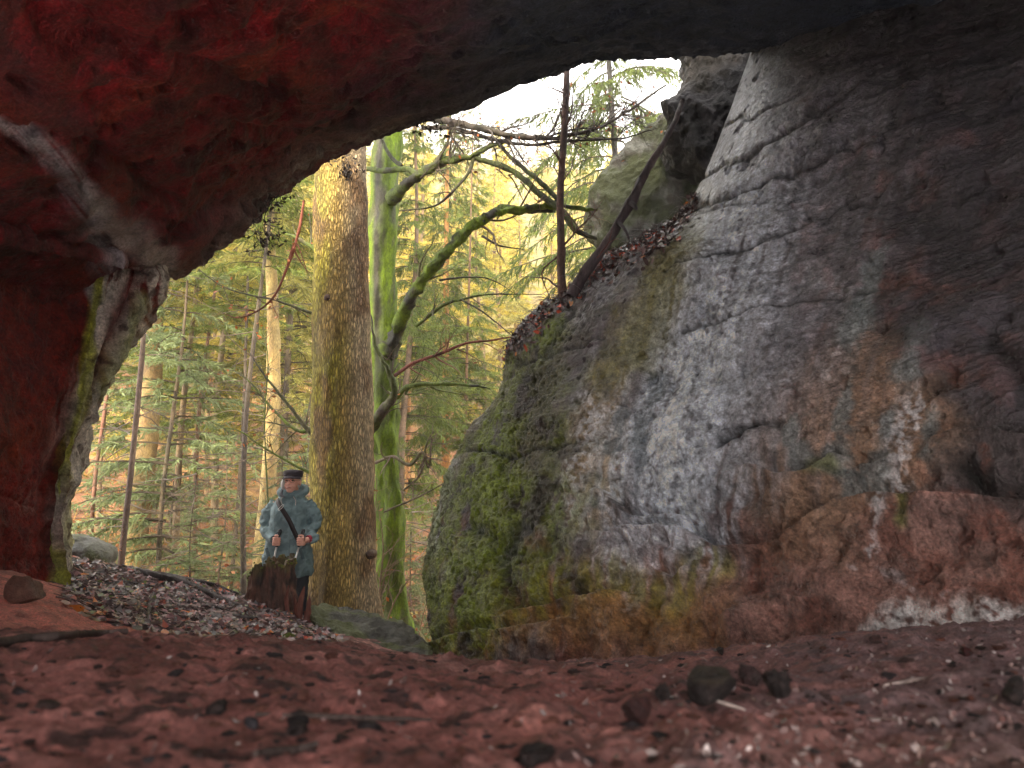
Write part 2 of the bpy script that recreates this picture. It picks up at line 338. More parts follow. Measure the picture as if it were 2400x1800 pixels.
# ---- right-hand boulder wall
BN = np.array([-12.5, -11.65, 7.47]); BN /= np.linalg.norm(BN); BA = P(1010, 1545, 5.5)
def bY(px, py):
    d = P(px, py, 1.0); return float(BA@BN/(d@BN))
def build_boulder():
    rows = [1700, 1519, 1400, 1302, 1194, 1085, 987, 911, 803, 738, 673, 608, 553, 500, 425, 315, 200, 80, -60, -300]
    sil = [1012, 1011, 1007, 1004, 1022, 1069, 1118, 1172, 1206, 1250, 1335, 1412, 1519, 1600, 1645, 1690, 1732, 1780, 1850, 1900]
    ctrl = []
    for py, s in zip(rows, sil):
        e = P(s, py, bY(s, min(py, 1545))+.55)
        row = [e+np.array([1.6, 2.6, .1]), e+np.array([.35, .9, .05]), e]
        for dx, pull in ((25, .22), (80, .02), (200, -.04), (400, 0), (650, .0), (950, 0), (1300, 0), (1700, 0)):
            X = s+dx; row.append(P(X, py, bY(X, min(py, 1545))+pull))
        zl = row[-1][2]; row.append(np.array([4.6, .2, zl*.8])); row.append(np.array([4.4, -4.5, zl*.7]))  # unseen end wall added at back right to keep light off this side
        ctrl.append(row)
    nv, nu = 760, 1100
    S = surface(ctrl, nv, nu); S0 = S.copy(); N = normals(S); N *= np.where((N@BN) < 0, -1, 1)[..., None] if np.mean(N@BN) < 0 else 1
    px, py = proj(S0)
    q = S0
    n1 = fbm(q*.9, 4); n2 = fbm(q*3.1+7, 4); n3 = fbm(q*11+3, 4)
    bed = py+.33*(px-1650)*sst(1250, 900, py)                                   # bedding runs up to the right
    br = noise(np.stack([px/800, bed/14, 0*px], -1)); br2 = noise(np.stack([px/500+9, bed/6.5, 0*px+4], -1))
    up = sst(1320, 1100, py)
    d = .08*n1+.030*n2+.010*n3*(1+1.2*sst(1050, 1200, py))+up*(.008*br+.008*br2)
    d = d+.10*(ridged(q*1.9+4, 4)-.6)*sst(950, 1250, py)*sst(1150, 1400, px)+.014*(ridged(q*[2, 2, .8]*2.2, 3)-.6)
    cracks = [([(1560, 640), (1700, 590), (1830, 540), (2000, 450)], 5, .03), ([(1605, 500), (1700, 470), (1790, 425), (1870, 390), (2010, 330), (2250, 235)], 5, .035),
              ([(1610, 440), (1720, 380), (1830, 318), (1960, 235), (2060, 180)], 5, .03), ([(1700, 300), (1800, 255), (1900, 215)], 4, .03),
              ([(1210, 850), (1290, 835), (1420, 800)], 7, .05), ([(1370, 560), (1500, 530), (1640, 500), (1800, 470)], 4, .025), ([(1100, 1060), (1230, 1065), (1400, 1040)], 5, .04),
              ([(1600, 780), (1750, 735), (1900, 700), (2150, 650)], 4, .02), ([(1700, 1010), (1780, 985), (1830, 990)], 9, .06), ([(1680, 1035), (1700, 1010), (1760, 995)], 12, .05),
              ([(2250, 1080), (2290, 1120), (2320, 1150), (2420, 1180)], 24, .09), ([(2320, 800), (2380, 860), (2420, 960)], 26, .06), 
              ([(1985, 475), (2035, 462)], 6, .05), ([(1290, 690), (1340, 720), (1300, 790), (1230, 900)], 8, .04), ([(1230, 1240), (1180, 1320), (1200, 1400)], 22, .06), ([(1110, 1240), (1150, 1260)], 25, .10)]
    edge = sst(5, 260, px-np.interp(py, rows[::-1], sil[::-1])); d = d*np.where(py < 560, .15+.85*edge, 1)
    cm = np.zeros(px.shape)
    for pts, wd, dep in cracks:
        dd, t = polydist(px+12*n2, py+10*n2+6*n1, pts); g = np.exp(-(dd/wd)**2)*np.clip(1.2-.6*t, .3, 1); d = d-dep*g; cm = np.maximum(cm, g)
    ledges = [([(1430, 1245), (1500, 1238), (1600, 1240), (1680, 1285), (1760, 1282), (1840, 1272), (1900, 1230), (1970, 1175), (2060, 1160), (2200, 1168), (2420, 1172)], .12, .24, 34),
              ([(1190, 1440), (1280, 1425), (1400, 1405), (1450, 1385)], .12, .20, 24), ([(1010, 1505), (1100, 1480), (1240, 1470), (1330, 1455)], .05, .06, 22),
              ([(1760, 1090), (1830, 1120), (1900, 1110), (1950, 1060)], .09, .14, 26), ([(1540, 1330), (1580, 1355), (1640, 1320)], .04, .05, 18), ([(1420, 1150), (1460, 1195), (1560, 1200), (1640, 1195)], .08, .12, 22),
              ([(2180, 1020), (2280, 1000), (2400, 1020)], .07, .08, 34), ([(1700, 1440), (1800, 1390), (1880, 1400)], .03, .04, 20)]
    for pts, a, b_, hh in ledges:
        pts = np.array(pts, float); ly = np.interp(px, pts[:, 0], pts[:, 1])+10*n2+4*n3; inx = sst(pts[0, 0]-50, pts[0, 0]+30, px)*(1-sst(pts[-1, 0]-30, pts[-1, 0]+50, px))
        s = py-ly
        d = d+inx*(a*sst(-3, 5, s)*np.exp(-np.maximum(s, 0)/55)-b_*np.exp(-np.maximum(-s, 0)/hh)*(s < 0)*sst(6, -4, s))
    pit = fbm(q*6+50, 3); d = d-.030*sst(.45, .62, pit)
    pit2 = noise(q*17+20); d = d-.018*sst(.6, .75, pit2)
    V = S+N*d[..., None]
    # ---- colour: lichens, mineral veils, moss, with some sheen and shade painted in
    vs_ = fbm(np.stack([px/26+.25*py/26, py/260, 0*px], -1), 4); sp = fbm(q*24, 3); m2 = fbm(q*5+31, 4)
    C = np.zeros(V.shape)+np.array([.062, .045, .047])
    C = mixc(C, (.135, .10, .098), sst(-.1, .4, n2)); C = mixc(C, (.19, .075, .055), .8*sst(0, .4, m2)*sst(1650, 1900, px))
    C = mixc(C, (.12, .11, .15), .45*sst(1150, 850, py)*sst(-.4, .3, n1+n2)); C = mixc(C, (.035, .031, .040), .85*sst(-.5, .5, fbm(q*1.3+80, 4)+.6*sst(1700, 2400, px)+.8*sst(420, 0, py)-.35)*sst(1150, 500, py-.15*(px-1700)))  # dark slate tone at upper right, partly shade put into the colour
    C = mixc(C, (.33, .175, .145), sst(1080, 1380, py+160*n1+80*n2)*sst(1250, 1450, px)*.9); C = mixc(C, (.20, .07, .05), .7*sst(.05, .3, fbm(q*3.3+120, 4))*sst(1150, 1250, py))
    C = mixc(C, (.33, .20, .13), .8*stroke(px, py, [(1850, 1050), (2000, 900), (2100, 1000), (1900, 1180)], 120, .6, .5*n2))
    C = mixc(C, (.42, .22, .06), stroke(px, py, [(1080, 1500), (1300, 1440), (1450, 1420), (1600, 1450)], [40, 70, 90, 80], .9, .7*n2+.5*vs_)*.7)
    C = mixc(C, (.34, .21, .04), stroke(px, py, [(1440, 880), (1400, 1020), (1390, 1180)], [40, 60, 60], .5, .6*n2)*.8)
    C = mixc(C, (.24, .18, .04), stroke(px, py, [(1640, 470), (1600, 620), (1500, 800)], [50, 70, 70], .5, .6*n2)*.6)
    # mineral veil; sky sheen of the wet rock painted into its pale colour
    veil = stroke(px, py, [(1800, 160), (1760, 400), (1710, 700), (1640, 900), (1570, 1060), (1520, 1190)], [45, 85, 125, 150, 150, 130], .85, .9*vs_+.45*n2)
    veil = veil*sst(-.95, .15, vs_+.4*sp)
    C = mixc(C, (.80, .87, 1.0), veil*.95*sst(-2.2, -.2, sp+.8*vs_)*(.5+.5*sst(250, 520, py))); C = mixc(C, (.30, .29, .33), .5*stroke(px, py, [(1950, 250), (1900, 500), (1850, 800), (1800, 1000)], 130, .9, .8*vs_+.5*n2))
    for pts, wd, a in [([(1400, 960), (1370, 1080), (1340, 1190)], 34, .7), ([(1850, 330), (1900, 300), (1830, 420)], 30, .4), ([(1900, 640), (2000, 700), (1950, 900)], 30, .2), ([(1520, 580), (1420, 680), (1350, 760)], 22, .35),
                       ([(2130, 960), (2090, 1100), (2040, 1300)], [50, 30, 14], .6), ([(1470, 1240), (1600, 1262), (1640, 1300)], 24, .4), ([(1440, 1290), (1500, 1300)], 40, .35), ([(1060, 1080), (1030, 1180), (1020, 1290)], [26, 22, 15], .75),
                       ([(2000, 1330), (2100, 1350), (2220, 1400)], 12, .3), ([(1230, 740), (1290, 720), (1330, 820)], 14, .3), ([(1500, 1330), (1480, 1430)], 14, .3)]:
        C = mixc(C, (.70, .71, .77), stroke(px, py, pts, wd, .8, .9*m2+.5*vs_)*a*sst(-.3, .3, sp+vs_))
    C = mixc(C, (.80, .76, .76), stroke(px, py, [(2020, 1478), (2110, 1455), (2200, 1470), (2280, 1452), (2420, 1478)], [14, 52, 38, 46, 26], .95, .9*m2+.5*vs_)*.9*sst(-.5, .1, sp))
    # blue-grey lichen patches
    for x0, y0, a, b_ in [(1535, 905, 22, 48), (1452, 985, 14, 35), (1505, 1010, 22, 40), (1500, 1085, 14, 60), (1410, 1180, 20, 18), (1440, 1050, 20, 25), (2135, 845, 40, 62), (1975, 960, 18, 70), (1960, 1060, 40, 50), (2050, 1090, 34, 45), (2080, 980, 16, 60),
                          (1990, 1130, 30, 40), (2040, 640, 25, 90), (2170, 1010, 26, 70), (1865, 1065, 26, 35), (2000, 760, 40, 50), (1850, 1010, 22, 40)]:
        e = np.hypot((px-x0+.25*(py-y0))/a, (py-y0)/b_)+.8*m2+.3*sp; C = mixc(C, (.22, .255, .265) if x0 > 1700 else (.12, .155, .185), (1-sst(.5, 1.3, e))*.7)
    # moss
    moss = stroke(px, py, [(1300, 760), (1240, 960), (1190, 1130), (1140, 1280), (1100, 1420)], [30, 100, 150, 150, 110], .8, .9*n2+.5*m2)
    moss = moss*sst(-.85, -.1, vs_*.8+n2+.3*sp)
    mo2 = stroke(px, py, [(1620, 560), (1480, 800), (1420, 900)], [30, 50, 35], .9, .9*n2+.5*m2)*.7
    mo3 = stroke(px, py, [(1200, 1400), (1380, 1360), (1560, 1380), (1660, 1330)], [60, 50, 45, 30], .9, .9*n2+.6*m2)*.7*sst(-.4, .1, vs_)
    mo4 = stroke(px, py, [(1900, 1095), (1945, 1085)], 16, .8, m2)*.6+stroke(px, py, [(2130, 1160), (2125, 1230)], 16, .8, m2)*.8
    for mm, c in ((moss, (.19, .25, .012)), (mo2, (.21, .20, .03)), (mo3, (.26, .26, .03)), (np.clip(mo4, 0, 1), (.16, .19, .03))): C = mixc(C, c, np.clip(mm, 0, 1)*.92)
    V = V+N*(.012*np.clip(moss, 0, 1)*(1+2*sp))[..., None]
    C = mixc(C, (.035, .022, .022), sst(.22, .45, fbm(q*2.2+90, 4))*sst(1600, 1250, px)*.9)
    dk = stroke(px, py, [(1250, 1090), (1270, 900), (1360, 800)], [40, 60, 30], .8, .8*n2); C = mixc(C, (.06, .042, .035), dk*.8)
    C = C*(1-.8*cm[..., None]); C = C*np.clip(1+.5*sp+.25*m2+.35*fbm(q*60, 2), .3, 1.9)[..., None]
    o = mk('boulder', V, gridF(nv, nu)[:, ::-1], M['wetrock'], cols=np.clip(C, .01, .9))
    tag(o, 'huge slanting sandstone boulder on the right with white mineral veil, sky sheen painted in, and green moss', 'boulder')
    return V
BV = build_boulder()
# ---- roof: the underside of the arch
LIP = [(330, 655, 5.35), (407, 651, 5.6), (477, 608, 5.7), (542, 564, 5.8), (608, 504, 5.9), (673, 445, 6.0), (759, 380, 6.1), (868, 331, 6.1), (976, 287, 6.1), (1085, 255, 6.1), (1193, 206, 6.1), (1324, 166, 6.0),
       (1421, 138, 6), (1552, 132, 6), (1660, 128, 6.0), (1800, 118, 6.1), (2100, 100, 6.1), (2500, 90, 6.1)]
def build_roof():
    L = PA(LIP); L = np.concatenate([[L[0]+np.array([-1.2, -.3, -.9])], L, [L[-1]+np.array([2, 0, -.5])]])
    rows = []
    rows.append(L+np.array([0, -4.5, 2.3])); rows.append(L+np.array([0, -1.4, 1.9])); rows.append(L+np.array([0, .10, .85])); rows.append(L+np.array([0, .14, .14])); rows.append(L)
    for Y, g in ((5.6, .955), (5.0, .895), (4.2, .81), (3.2, .70), (2.2, .61), (1.2, .55), (0, .52), (-1.3, .54), (-2.9, .62)):
        r = L.copy(); dY = L[:, 1]-(6-(6-Y)); r[:, 1] = Y-(6-L[:, 1])*sst(0, 6, Y); r[:, 2] = L[:, 2]*g+(.25*(1-g)*2)*sst(1.2, 2.8, L[:, 2])*0; rows.append(r)
    r = rows[-1].copy(); r[:, 1] = -3.2; r[:, 2] += 1.2; rows.append(r); r = r.copy(); r[:, 1] = -2; r[:, 2] += 2.6; rows.append(r)  # unseen rear edge, shaped to set how much light enters from behind
    nv, nu = 620, 900
    S = surface(rows, nv, nu); N = normals(S)
    if np.mean(N[nv//2, :, 2]) > 0: N = -N
    px, py = proj(S); q = S; n1 = fbm(q*.8+3, 4); n2 = fbm(q*2.7+7, 5); n3 = fbm(q*9, 4)
    Yv = S[..., 1]; tin = sst(6.05, 5.3, Yv)
    rd = ridged(q*[1.2, 1.0, 2.0]+2, 5)
    bedz = noise(np.stack([q[..., 0]*.6+q[..., 2]*1, q[..., 1]*.8, (q[..., 2]-.35*q[..., 0])*14], -1))
    d = tin*(.13*n1+.06*(rd-.65))+.04*n2*(.4+.6*tin)+.012*n3+.012*bedz+.025*(ridged(q*[3, 3, 5]+12, 4)-.6)*sst(1200, 800, px)
    # the fringe of the lip is ragged
    lipm = np.exp(-((Yv-5.95)/.35)**2); d = d+.05*lipm*(ridged(q*[7, 4, 4], 4)-.6)
    d = d-.05*sst(.3, .5, fbm(q*[3, 3, 6]+44, 3))
    for pts, wd, dep in [([(200, 330), (330, 420), (420, 480)], 14, .08), ([(420, 130), (520, 180), (640, 220)], 14, .08), ([(820, 60), (900, 110)], 12, .06), ([(400, 20), (440, 60), (500, 30)], 14, .08), ([(550, 290), (620, 320), (700, 310)], 12, .07), ([(690, 470), (600, 480), (470, 520), (420, 560)], 16, .07)]:
        dd, t = polydist(px+20*n2, py+20*n1, pts); d = d-dep*np.exp(-(dd/wd)**2)*(Yv > 1)
    V = S+N*d[..., None]
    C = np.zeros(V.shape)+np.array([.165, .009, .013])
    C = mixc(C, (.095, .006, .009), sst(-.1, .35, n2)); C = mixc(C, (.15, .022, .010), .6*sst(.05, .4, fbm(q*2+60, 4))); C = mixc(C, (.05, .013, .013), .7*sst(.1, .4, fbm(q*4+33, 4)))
    # turns grey-black toward the right, slate tone with shade painted in
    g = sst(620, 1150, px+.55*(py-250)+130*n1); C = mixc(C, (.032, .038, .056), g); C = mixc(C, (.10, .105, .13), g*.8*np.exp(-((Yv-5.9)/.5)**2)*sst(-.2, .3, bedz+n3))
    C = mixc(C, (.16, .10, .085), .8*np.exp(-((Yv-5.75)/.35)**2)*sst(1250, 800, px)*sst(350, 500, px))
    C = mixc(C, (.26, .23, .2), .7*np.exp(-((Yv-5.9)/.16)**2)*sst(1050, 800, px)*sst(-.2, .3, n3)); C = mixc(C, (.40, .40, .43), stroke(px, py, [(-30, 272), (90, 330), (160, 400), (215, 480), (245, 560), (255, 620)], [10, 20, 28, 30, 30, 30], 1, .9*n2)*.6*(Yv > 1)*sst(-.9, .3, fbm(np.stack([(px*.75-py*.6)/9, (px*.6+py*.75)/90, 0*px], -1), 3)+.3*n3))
    C = mixc(C, (.05, .02, .02), stroke(px, py, [(-80, 60), (60, 200), (200, 300)], [60, 50, 30], .9, .6*n2)*.6*(Yv > 1))
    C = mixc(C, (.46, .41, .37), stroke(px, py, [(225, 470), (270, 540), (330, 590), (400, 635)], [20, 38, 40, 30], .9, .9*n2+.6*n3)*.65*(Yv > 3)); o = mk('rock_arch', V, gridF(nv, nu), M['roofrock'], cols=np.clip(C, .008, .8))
    return o, V
roof, RV = build_roof()
tag(roof, 'overhanging sandstone arch overhead, crimson on the left and slate black on the right', 'rock arch')
# ---- left wall and pillar
def build_pillar():
    rows = [1560, 1400, 1300, 1215, 1074, 955, 825, 694, 640, 560, 480, 330, 150]
    inn = [150, 142, 125, 118, 138, 160, 195, 222, 232, 236, 242, 200, 150]
    sil = [185, 176, 165, 163, 192, 235, 293, 372, 392, 400, 405, 400, 390]
    ctrl = []
    for k, py in enumerate(rows):
        pyb = py
        a = P(inn[k], pyb, 5.0); s = P(sil[k], pyb, 5.45); m = (P((inn[k]*.6+sil[k]*.4), pyb, 5.02)); m2 = (P((inn[k]*.3+sil[k]*.7), pyb, 5.12))
        w0 = P(0, pyb, 4.25); w1 = P(90, pyb, 4.72)
        row = [np.array([-2.5, -3, w0[2]*.5-.1]), np.array([-2.5, 0, w0[2]*.55-.05]), np.array([-2.55, 2.0, w0[2]*.62]), np.array([-2.75, 3.2, w0[2]*.8]), w0, w1, a, m, m2, s, s+np.array([-.42, .45, 0]), s+np.array([-1.6, 1.0, 0]), s+np.array([-4, .8, 0]), s+np.array([-7, -1, 0])]
        ctrl.append(row)
    nv, nu = 560, 820
    # more samples on the visible columns
    A = catmull(np.asarray(ctrl, float), nv); E = np.swapaxes(A, 0, 1); full = catmull(E, 1301)
    wt = np.interp(np.linspace(0, 13, 1301), [0, 2.5, 3.5, 10.5, 11.5, 13], [.15, .3, 1.6, 1.6, .5, .15]); cs = np.cumsum(wt); cs = (cs-cs[0])/(cs[-1]-cs[0])
    idx = np.interp(np.linspace(0, 1, nu), cs, np.arange(1301)); i0 = np.minimum(idx.astype(int), 1299); f = (idx-i0)[:, None, None]
    S = np.swapaxes(full[i0]*(1-f)+full[i0+1]*f, 0, 1); N = normals(S)
    if np.mean(N[:, nu//2, 0]) < 0: N = -N
    px, py = proj(S); q = S; n1 = fbm(q*.9+13, 4); n2 = fbm(q*3.3+7, 5); n3 = fbm(q*10, 4)
    vsn = fbm(np.stack([(px-.18*(1400-py))/16, py/170, 0*px], -1)+5, 4)
    d = .10*n1+.05*n2+.018*n3+.03*(ridged(q*[2, 2, 2.6]+2, 4)-.6)
    face = sst(0, 30, px-np.interp(py, [480, 694, 955, 1215, 1400], [225, 215, 150, 112, 135]))
    d = d+face*(.018*vsn+.012*noise(np.stack([px/9, py/60, 0*px], -1)))
    front = (q[..., 1] > 3.6)
    groove = stroke(px, py, [(360, 560), (320, 650), (275, 740), (245, 850), (222, 920)], [30, 24, 20, 12, 6], .6, .3*n2)*front; d = d-.11*groove
    for pts, wd, dep in [([(60, 660), (140, 690), (190, 790)], 9, .05), ([(0, 560), (70, 600), (180, 590)], 16, .05), ([(0, 1150), (80, 1180), (120, 1200)], 5, .02), ([(90, 640), (120, 660)], 12, .05)]:
        dd, t = polydist(px+10*n2, py+10*n1, pts); d = d-dep*np.exp(-(dd/wd)**2)*front
    V = S+N*d[..., None]
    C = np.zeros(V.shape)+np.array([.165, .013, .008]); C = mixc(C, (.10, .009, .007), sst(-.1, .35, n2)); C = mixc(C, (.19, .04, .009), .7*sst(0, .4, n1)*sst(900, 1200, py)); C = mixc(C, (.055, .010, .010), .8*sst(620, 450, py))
    sp = fbm(q*22, 3)
    pale = face*sst(-.75, -.1, vsn+.4*n2+.3*sp)*front
    C = mixc(C, (.62, .56, .48), pale*.9*sst(-.8, .1, vsn))
    edge = stroke(px, py, [(90, 1180), (130, 1020), (175, 900), (200, 830)], [20, 24, 20, 14], .9, .8*vsn+.4*n2)*front; C = mixc(C, (.38, .22, .18), edge*.6*sst(-.3, .2, vsn))
    C = mixc(C, (.50, .50, .52), stroke(px, py, [(230, 760), (190, 560), (140, 440)], [8, 16, 30], .8, .8*n2)*.6*front)
    yl = stroke(px, py, [(228, 560), (232, 680), (210, 850), (175, 1000), (150, 1200), (150, 1370)], [14, 14, 16, 14, 10, 14], .8, .7*vsn)*front; C = mixc(C, (.40, .42, .04), yl*.85)
    C = mixc(C, (.27, .30, .10), stroke(px, py, [(330, 700), (290, 800), (240, 920)], 14, .9, .8*vsn)*front*.7)
    C = mixc(C, (.16, .035, .03), groove*.85); C = mixc(C, (.06, .02, .018), sst(.25, .5, fbm(q*7+70, 3))*face*.7)
    C = C*np.clip(1+.3*sp+.2*n3, .4, 1.6)[..., None]
    V[..., 1] = V[..., 1]; F = gridF(nv, nu)
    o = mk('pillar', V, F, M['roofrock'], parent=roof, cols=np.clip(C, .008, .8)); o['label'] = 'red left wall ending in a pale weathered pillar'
    return V
PV = build_pillar()
# ---- generic rock from an outline: real depth, bulge and roughness
def outline_rock(name, pts, Y, thick, bulge, cols,  rough=.05, fs=3, pw=2, nr=60, nt_=170, lean=(0, 0), colf=None, mat='rock'):
    pts = np.array(pts, float); c = pts.mean(0); cl = np.concatenate([pts, pts[:1]])
    ring = catmull(np.concatenate([pts[-2:], pts, pts[:3]]), (len(pts)+4)*40)[80:80+len(pts)*40:max(1, len(pts)*40//nt_)]
    nt_ = len(ring); o3 = []
    for (x, y) in ring: o3.append(P(x, y, Y+lean[0]*(x-c[0])/100+lean[1]*(y-c[1])/100))
    o3 = np.array(o3); cc = P(c[0], c[1], Y); r = np.sin(np.linspace(0, math.pi/2, nr))
    fr = []; 
    for rr in r: fr.append(cc+(o3-cc)*rr+np.array([0, -1, 0])*bulge*math.sqrt(max(0, 1-rr**pw)))
    for rr in r[::-1][1:]: fr.append(cc+(o3-cc)*rr+np.array([0, 1, 0])*thick*math.sqrt(max(0, 1-rr**2)))
    S = np.array(fr); N = normals(S); ctr = S.mean((0, 1)); 
    if np.mean(np.sum(N*(S-ctr), -1)) < 0: N = -N
    off = hash(name) % 7 if False else len(pts)*1.7
    n1 = fbm(S*fs+off, 4); n2 = ridged(S*fs*1.7+off, 4)-.6
    V = S+N*(rough*(n1+.7*n2))[..., None]
    C = np.zeros(V.shape)+np.array(cols[0]); C = mixc(C, cols[1], sst(-.15, .3, fbm(S*fs*2+9, 4)))
    if colf: C = colf(C, V, S)
    return mk(name, V, gridF(V.shape[0], nt_, True), M[mat], cols=C)
def moss_up(c, lo=.0, hi=.4, k=.9, sc=3):
    def f(C, V, S):
        return mixc(C, c, k*sst(lo, hi, fbm(V*sc+4, 4)+.1))
    return f
# mossy slab behind the big boulder, and the dark block above it
o = outline_rock('boulder', [(1378, 492), (1392, 548), (1440, 590), (1560, 560), (1660, 500), (1700, 420), (1690, 330), (1650, 250), (1590, 205), (1545, 270), (1470, 335), (1415, 400)], 8.2, 1.5, .22, [(.055, .05, .045), (.11, .115, .11)], .12, 1.6, pw=5, lean=(-.35, 0), colf=moss_up((.028, .038, .006), -.15, .2, .85, 2.2))
tag(o, 'mossy grey slab of rock leaning behind the top edge of the big boulder', 'boulder')
o = outline_rock('boulder', [(1560, 285), (1590, 350), (1650, 395), (1700, 420), (1790, 380), (1840, 240), (1850, 100), (1800, 20), (1640, 30), (1618, 130), (1590, 215)], 7.0, 1.2, .16, [(.014, .012, .015), (.035, .031, .035)], .13, 1.9, pw=6, lean=(-.1, 0))
tag(o, 'dark jagged block of rock wedged under the roof above the mossy slab', 'boulder')
# slab in front of the main trunk, small boulder by the pillar
o = outline_rock('flat_rock', [(728, 1432), (760, 1440), (800, 1458), (870, 1478), (930, 1492), (990, 1520), (1015, 1548), (960, 1580), (860, 1570), (770, 1530), (730, 1480)], 5.5, .7, .22, [(.085, .078, .065), (.16, .155, .13)], .07, 2.6, lean=(0, -.5), colf=moss_up((.17, .20, .05), .0, .4, .55, 3))
tag(o, 'flat grey rock slab lying at the foot of the thick trunk', 'rock')
o = outline_rock('boulder', [(160, 1262), (190, 1258), (225, 1272), (252, 1290), (258, 1318), (230, 1345), (160, 1345), (120, 1320), (125, 1280)], 7.4, .4, .2, [(.17, .17, .14), (.26, .26, .24)], .04, 2.5, colf=moss_up((.15, .17, .06), .0, .4, .6, 3))
tag(o, 'small grey boulder just right of the foot of the pillar', 'boulder')
# ================================================================== vegetation
def rot_about(v, ax, a):
    ax = ax/(np.linalg.norm(ax)+1e-9); return v*math.cos(a)+np.cross(ax, v)*math.sin(a)+ax*(ax@v)*(1-math.cos(a))
def rv(s=1): return RNG.normal(size=3)*s
def sprout(mb, pts, rad, depth, density, length, col, wob=.25, tip=.0012, up=.0, sides=4, spread=(.5, 1.1), crook=.18, kink=True):
    """side twigs along a polyline, recursively, collected in mb"""
    Q = catmull(np.asarray(pts, float), max(4, len(pts)*4)); L = np.sum(np.linalg.norm(np.diff(Q, axis=0), axis=1)); n = int(RNG.poisson(max(0, density*L)))
    rads = np.interp(np.linspace(0, 1, len(Q)), np.linspace(0, 1, len(rad)), rad)
    for _ in range(n):
        t = RNG.uniform(.12, 1); i = min(int(t*(len(Q)-1)), len(Q)-2); T = Q[i+1]-Q[i]; T /= np.linalg.norm(T)+1e-9
        ax = np.cross(T, rv()); d = rot_about(T, ax, RNG.uniform(*spread)); d[2] += up; d /= np.linalg.norm(d)
        l = length*RNG.uniform(.35, 1.25)*(1-.45*t); r0 = min(rads[i]*.6, .006+l*.012); p = [Q[i]]; m = 5
        for k in range(m):
            d = d+rv(crook); d[2] += up*.3; d /= np.linalg.norm(d); p.append(p[-1]+d*l/m)
        p = np.array(p); rr = [r0, r0*.6, tip]
        V, F = tube(p, rr, sides if depth > 0 else 3, sub=9 if depth > 0 else 6); c = np.array(col)*RNG.uniform(.7, 1.3); mb.add(V, F, c)
        if depth > 0: sprout(mb, p, rr, depth-1, density*1.7, length*.5, col, wob, tip, up, sides, spread, crook)
def barkcols(V, base, alt, alt2=None, sc=3, seed=0, dirv=None, dcol=None, dlo=-.1, dhi=.5, dk=.9):
    C = np.zeros(V.shape)+np.array(base); C = mixc(C, alt, sst(-.1, .35, fbm(V*[sc, sc, sc*.35]+seed, 4)))
    if alt2 is not None: C = mixc(C, alt2, sst(.05, .4, fbm(V*[sc*2, sc*2, sc*.7]+seed+30, 3))*.8)
    return C
def trunk_mesh(pts, rad, n=24, sub=80, flute=.0, rough=.01, rs=6):
    V, F = tube(pts, rad, n, sub=sub); m = sub
    Q = catmull(np.asarray(pts, float), sub); ring = V[:m*n].reshape(m, n, 3); D = ring-Q[:, None]; L = np.linalg.norm(D, axis=-1, keepdims=True)+1e-9
    k = 1+rough/L[..., 0]*fbm(ring*[rs, rs, rs*.3], 3)
    if flute: th = np.linspace(0, 2*math.pi, n, endpoint=False); k = k+flute*(np.sin(th*5+1)*.5+np.sin(th*3)*.5)[None]*sst(.16, 0, np.linspace(0, 1, m))[:, None]
    V = V.copy(); V[:m*n] = (Q[:, None]+D*k[..., None]).reshape(-1, 3); return V, F
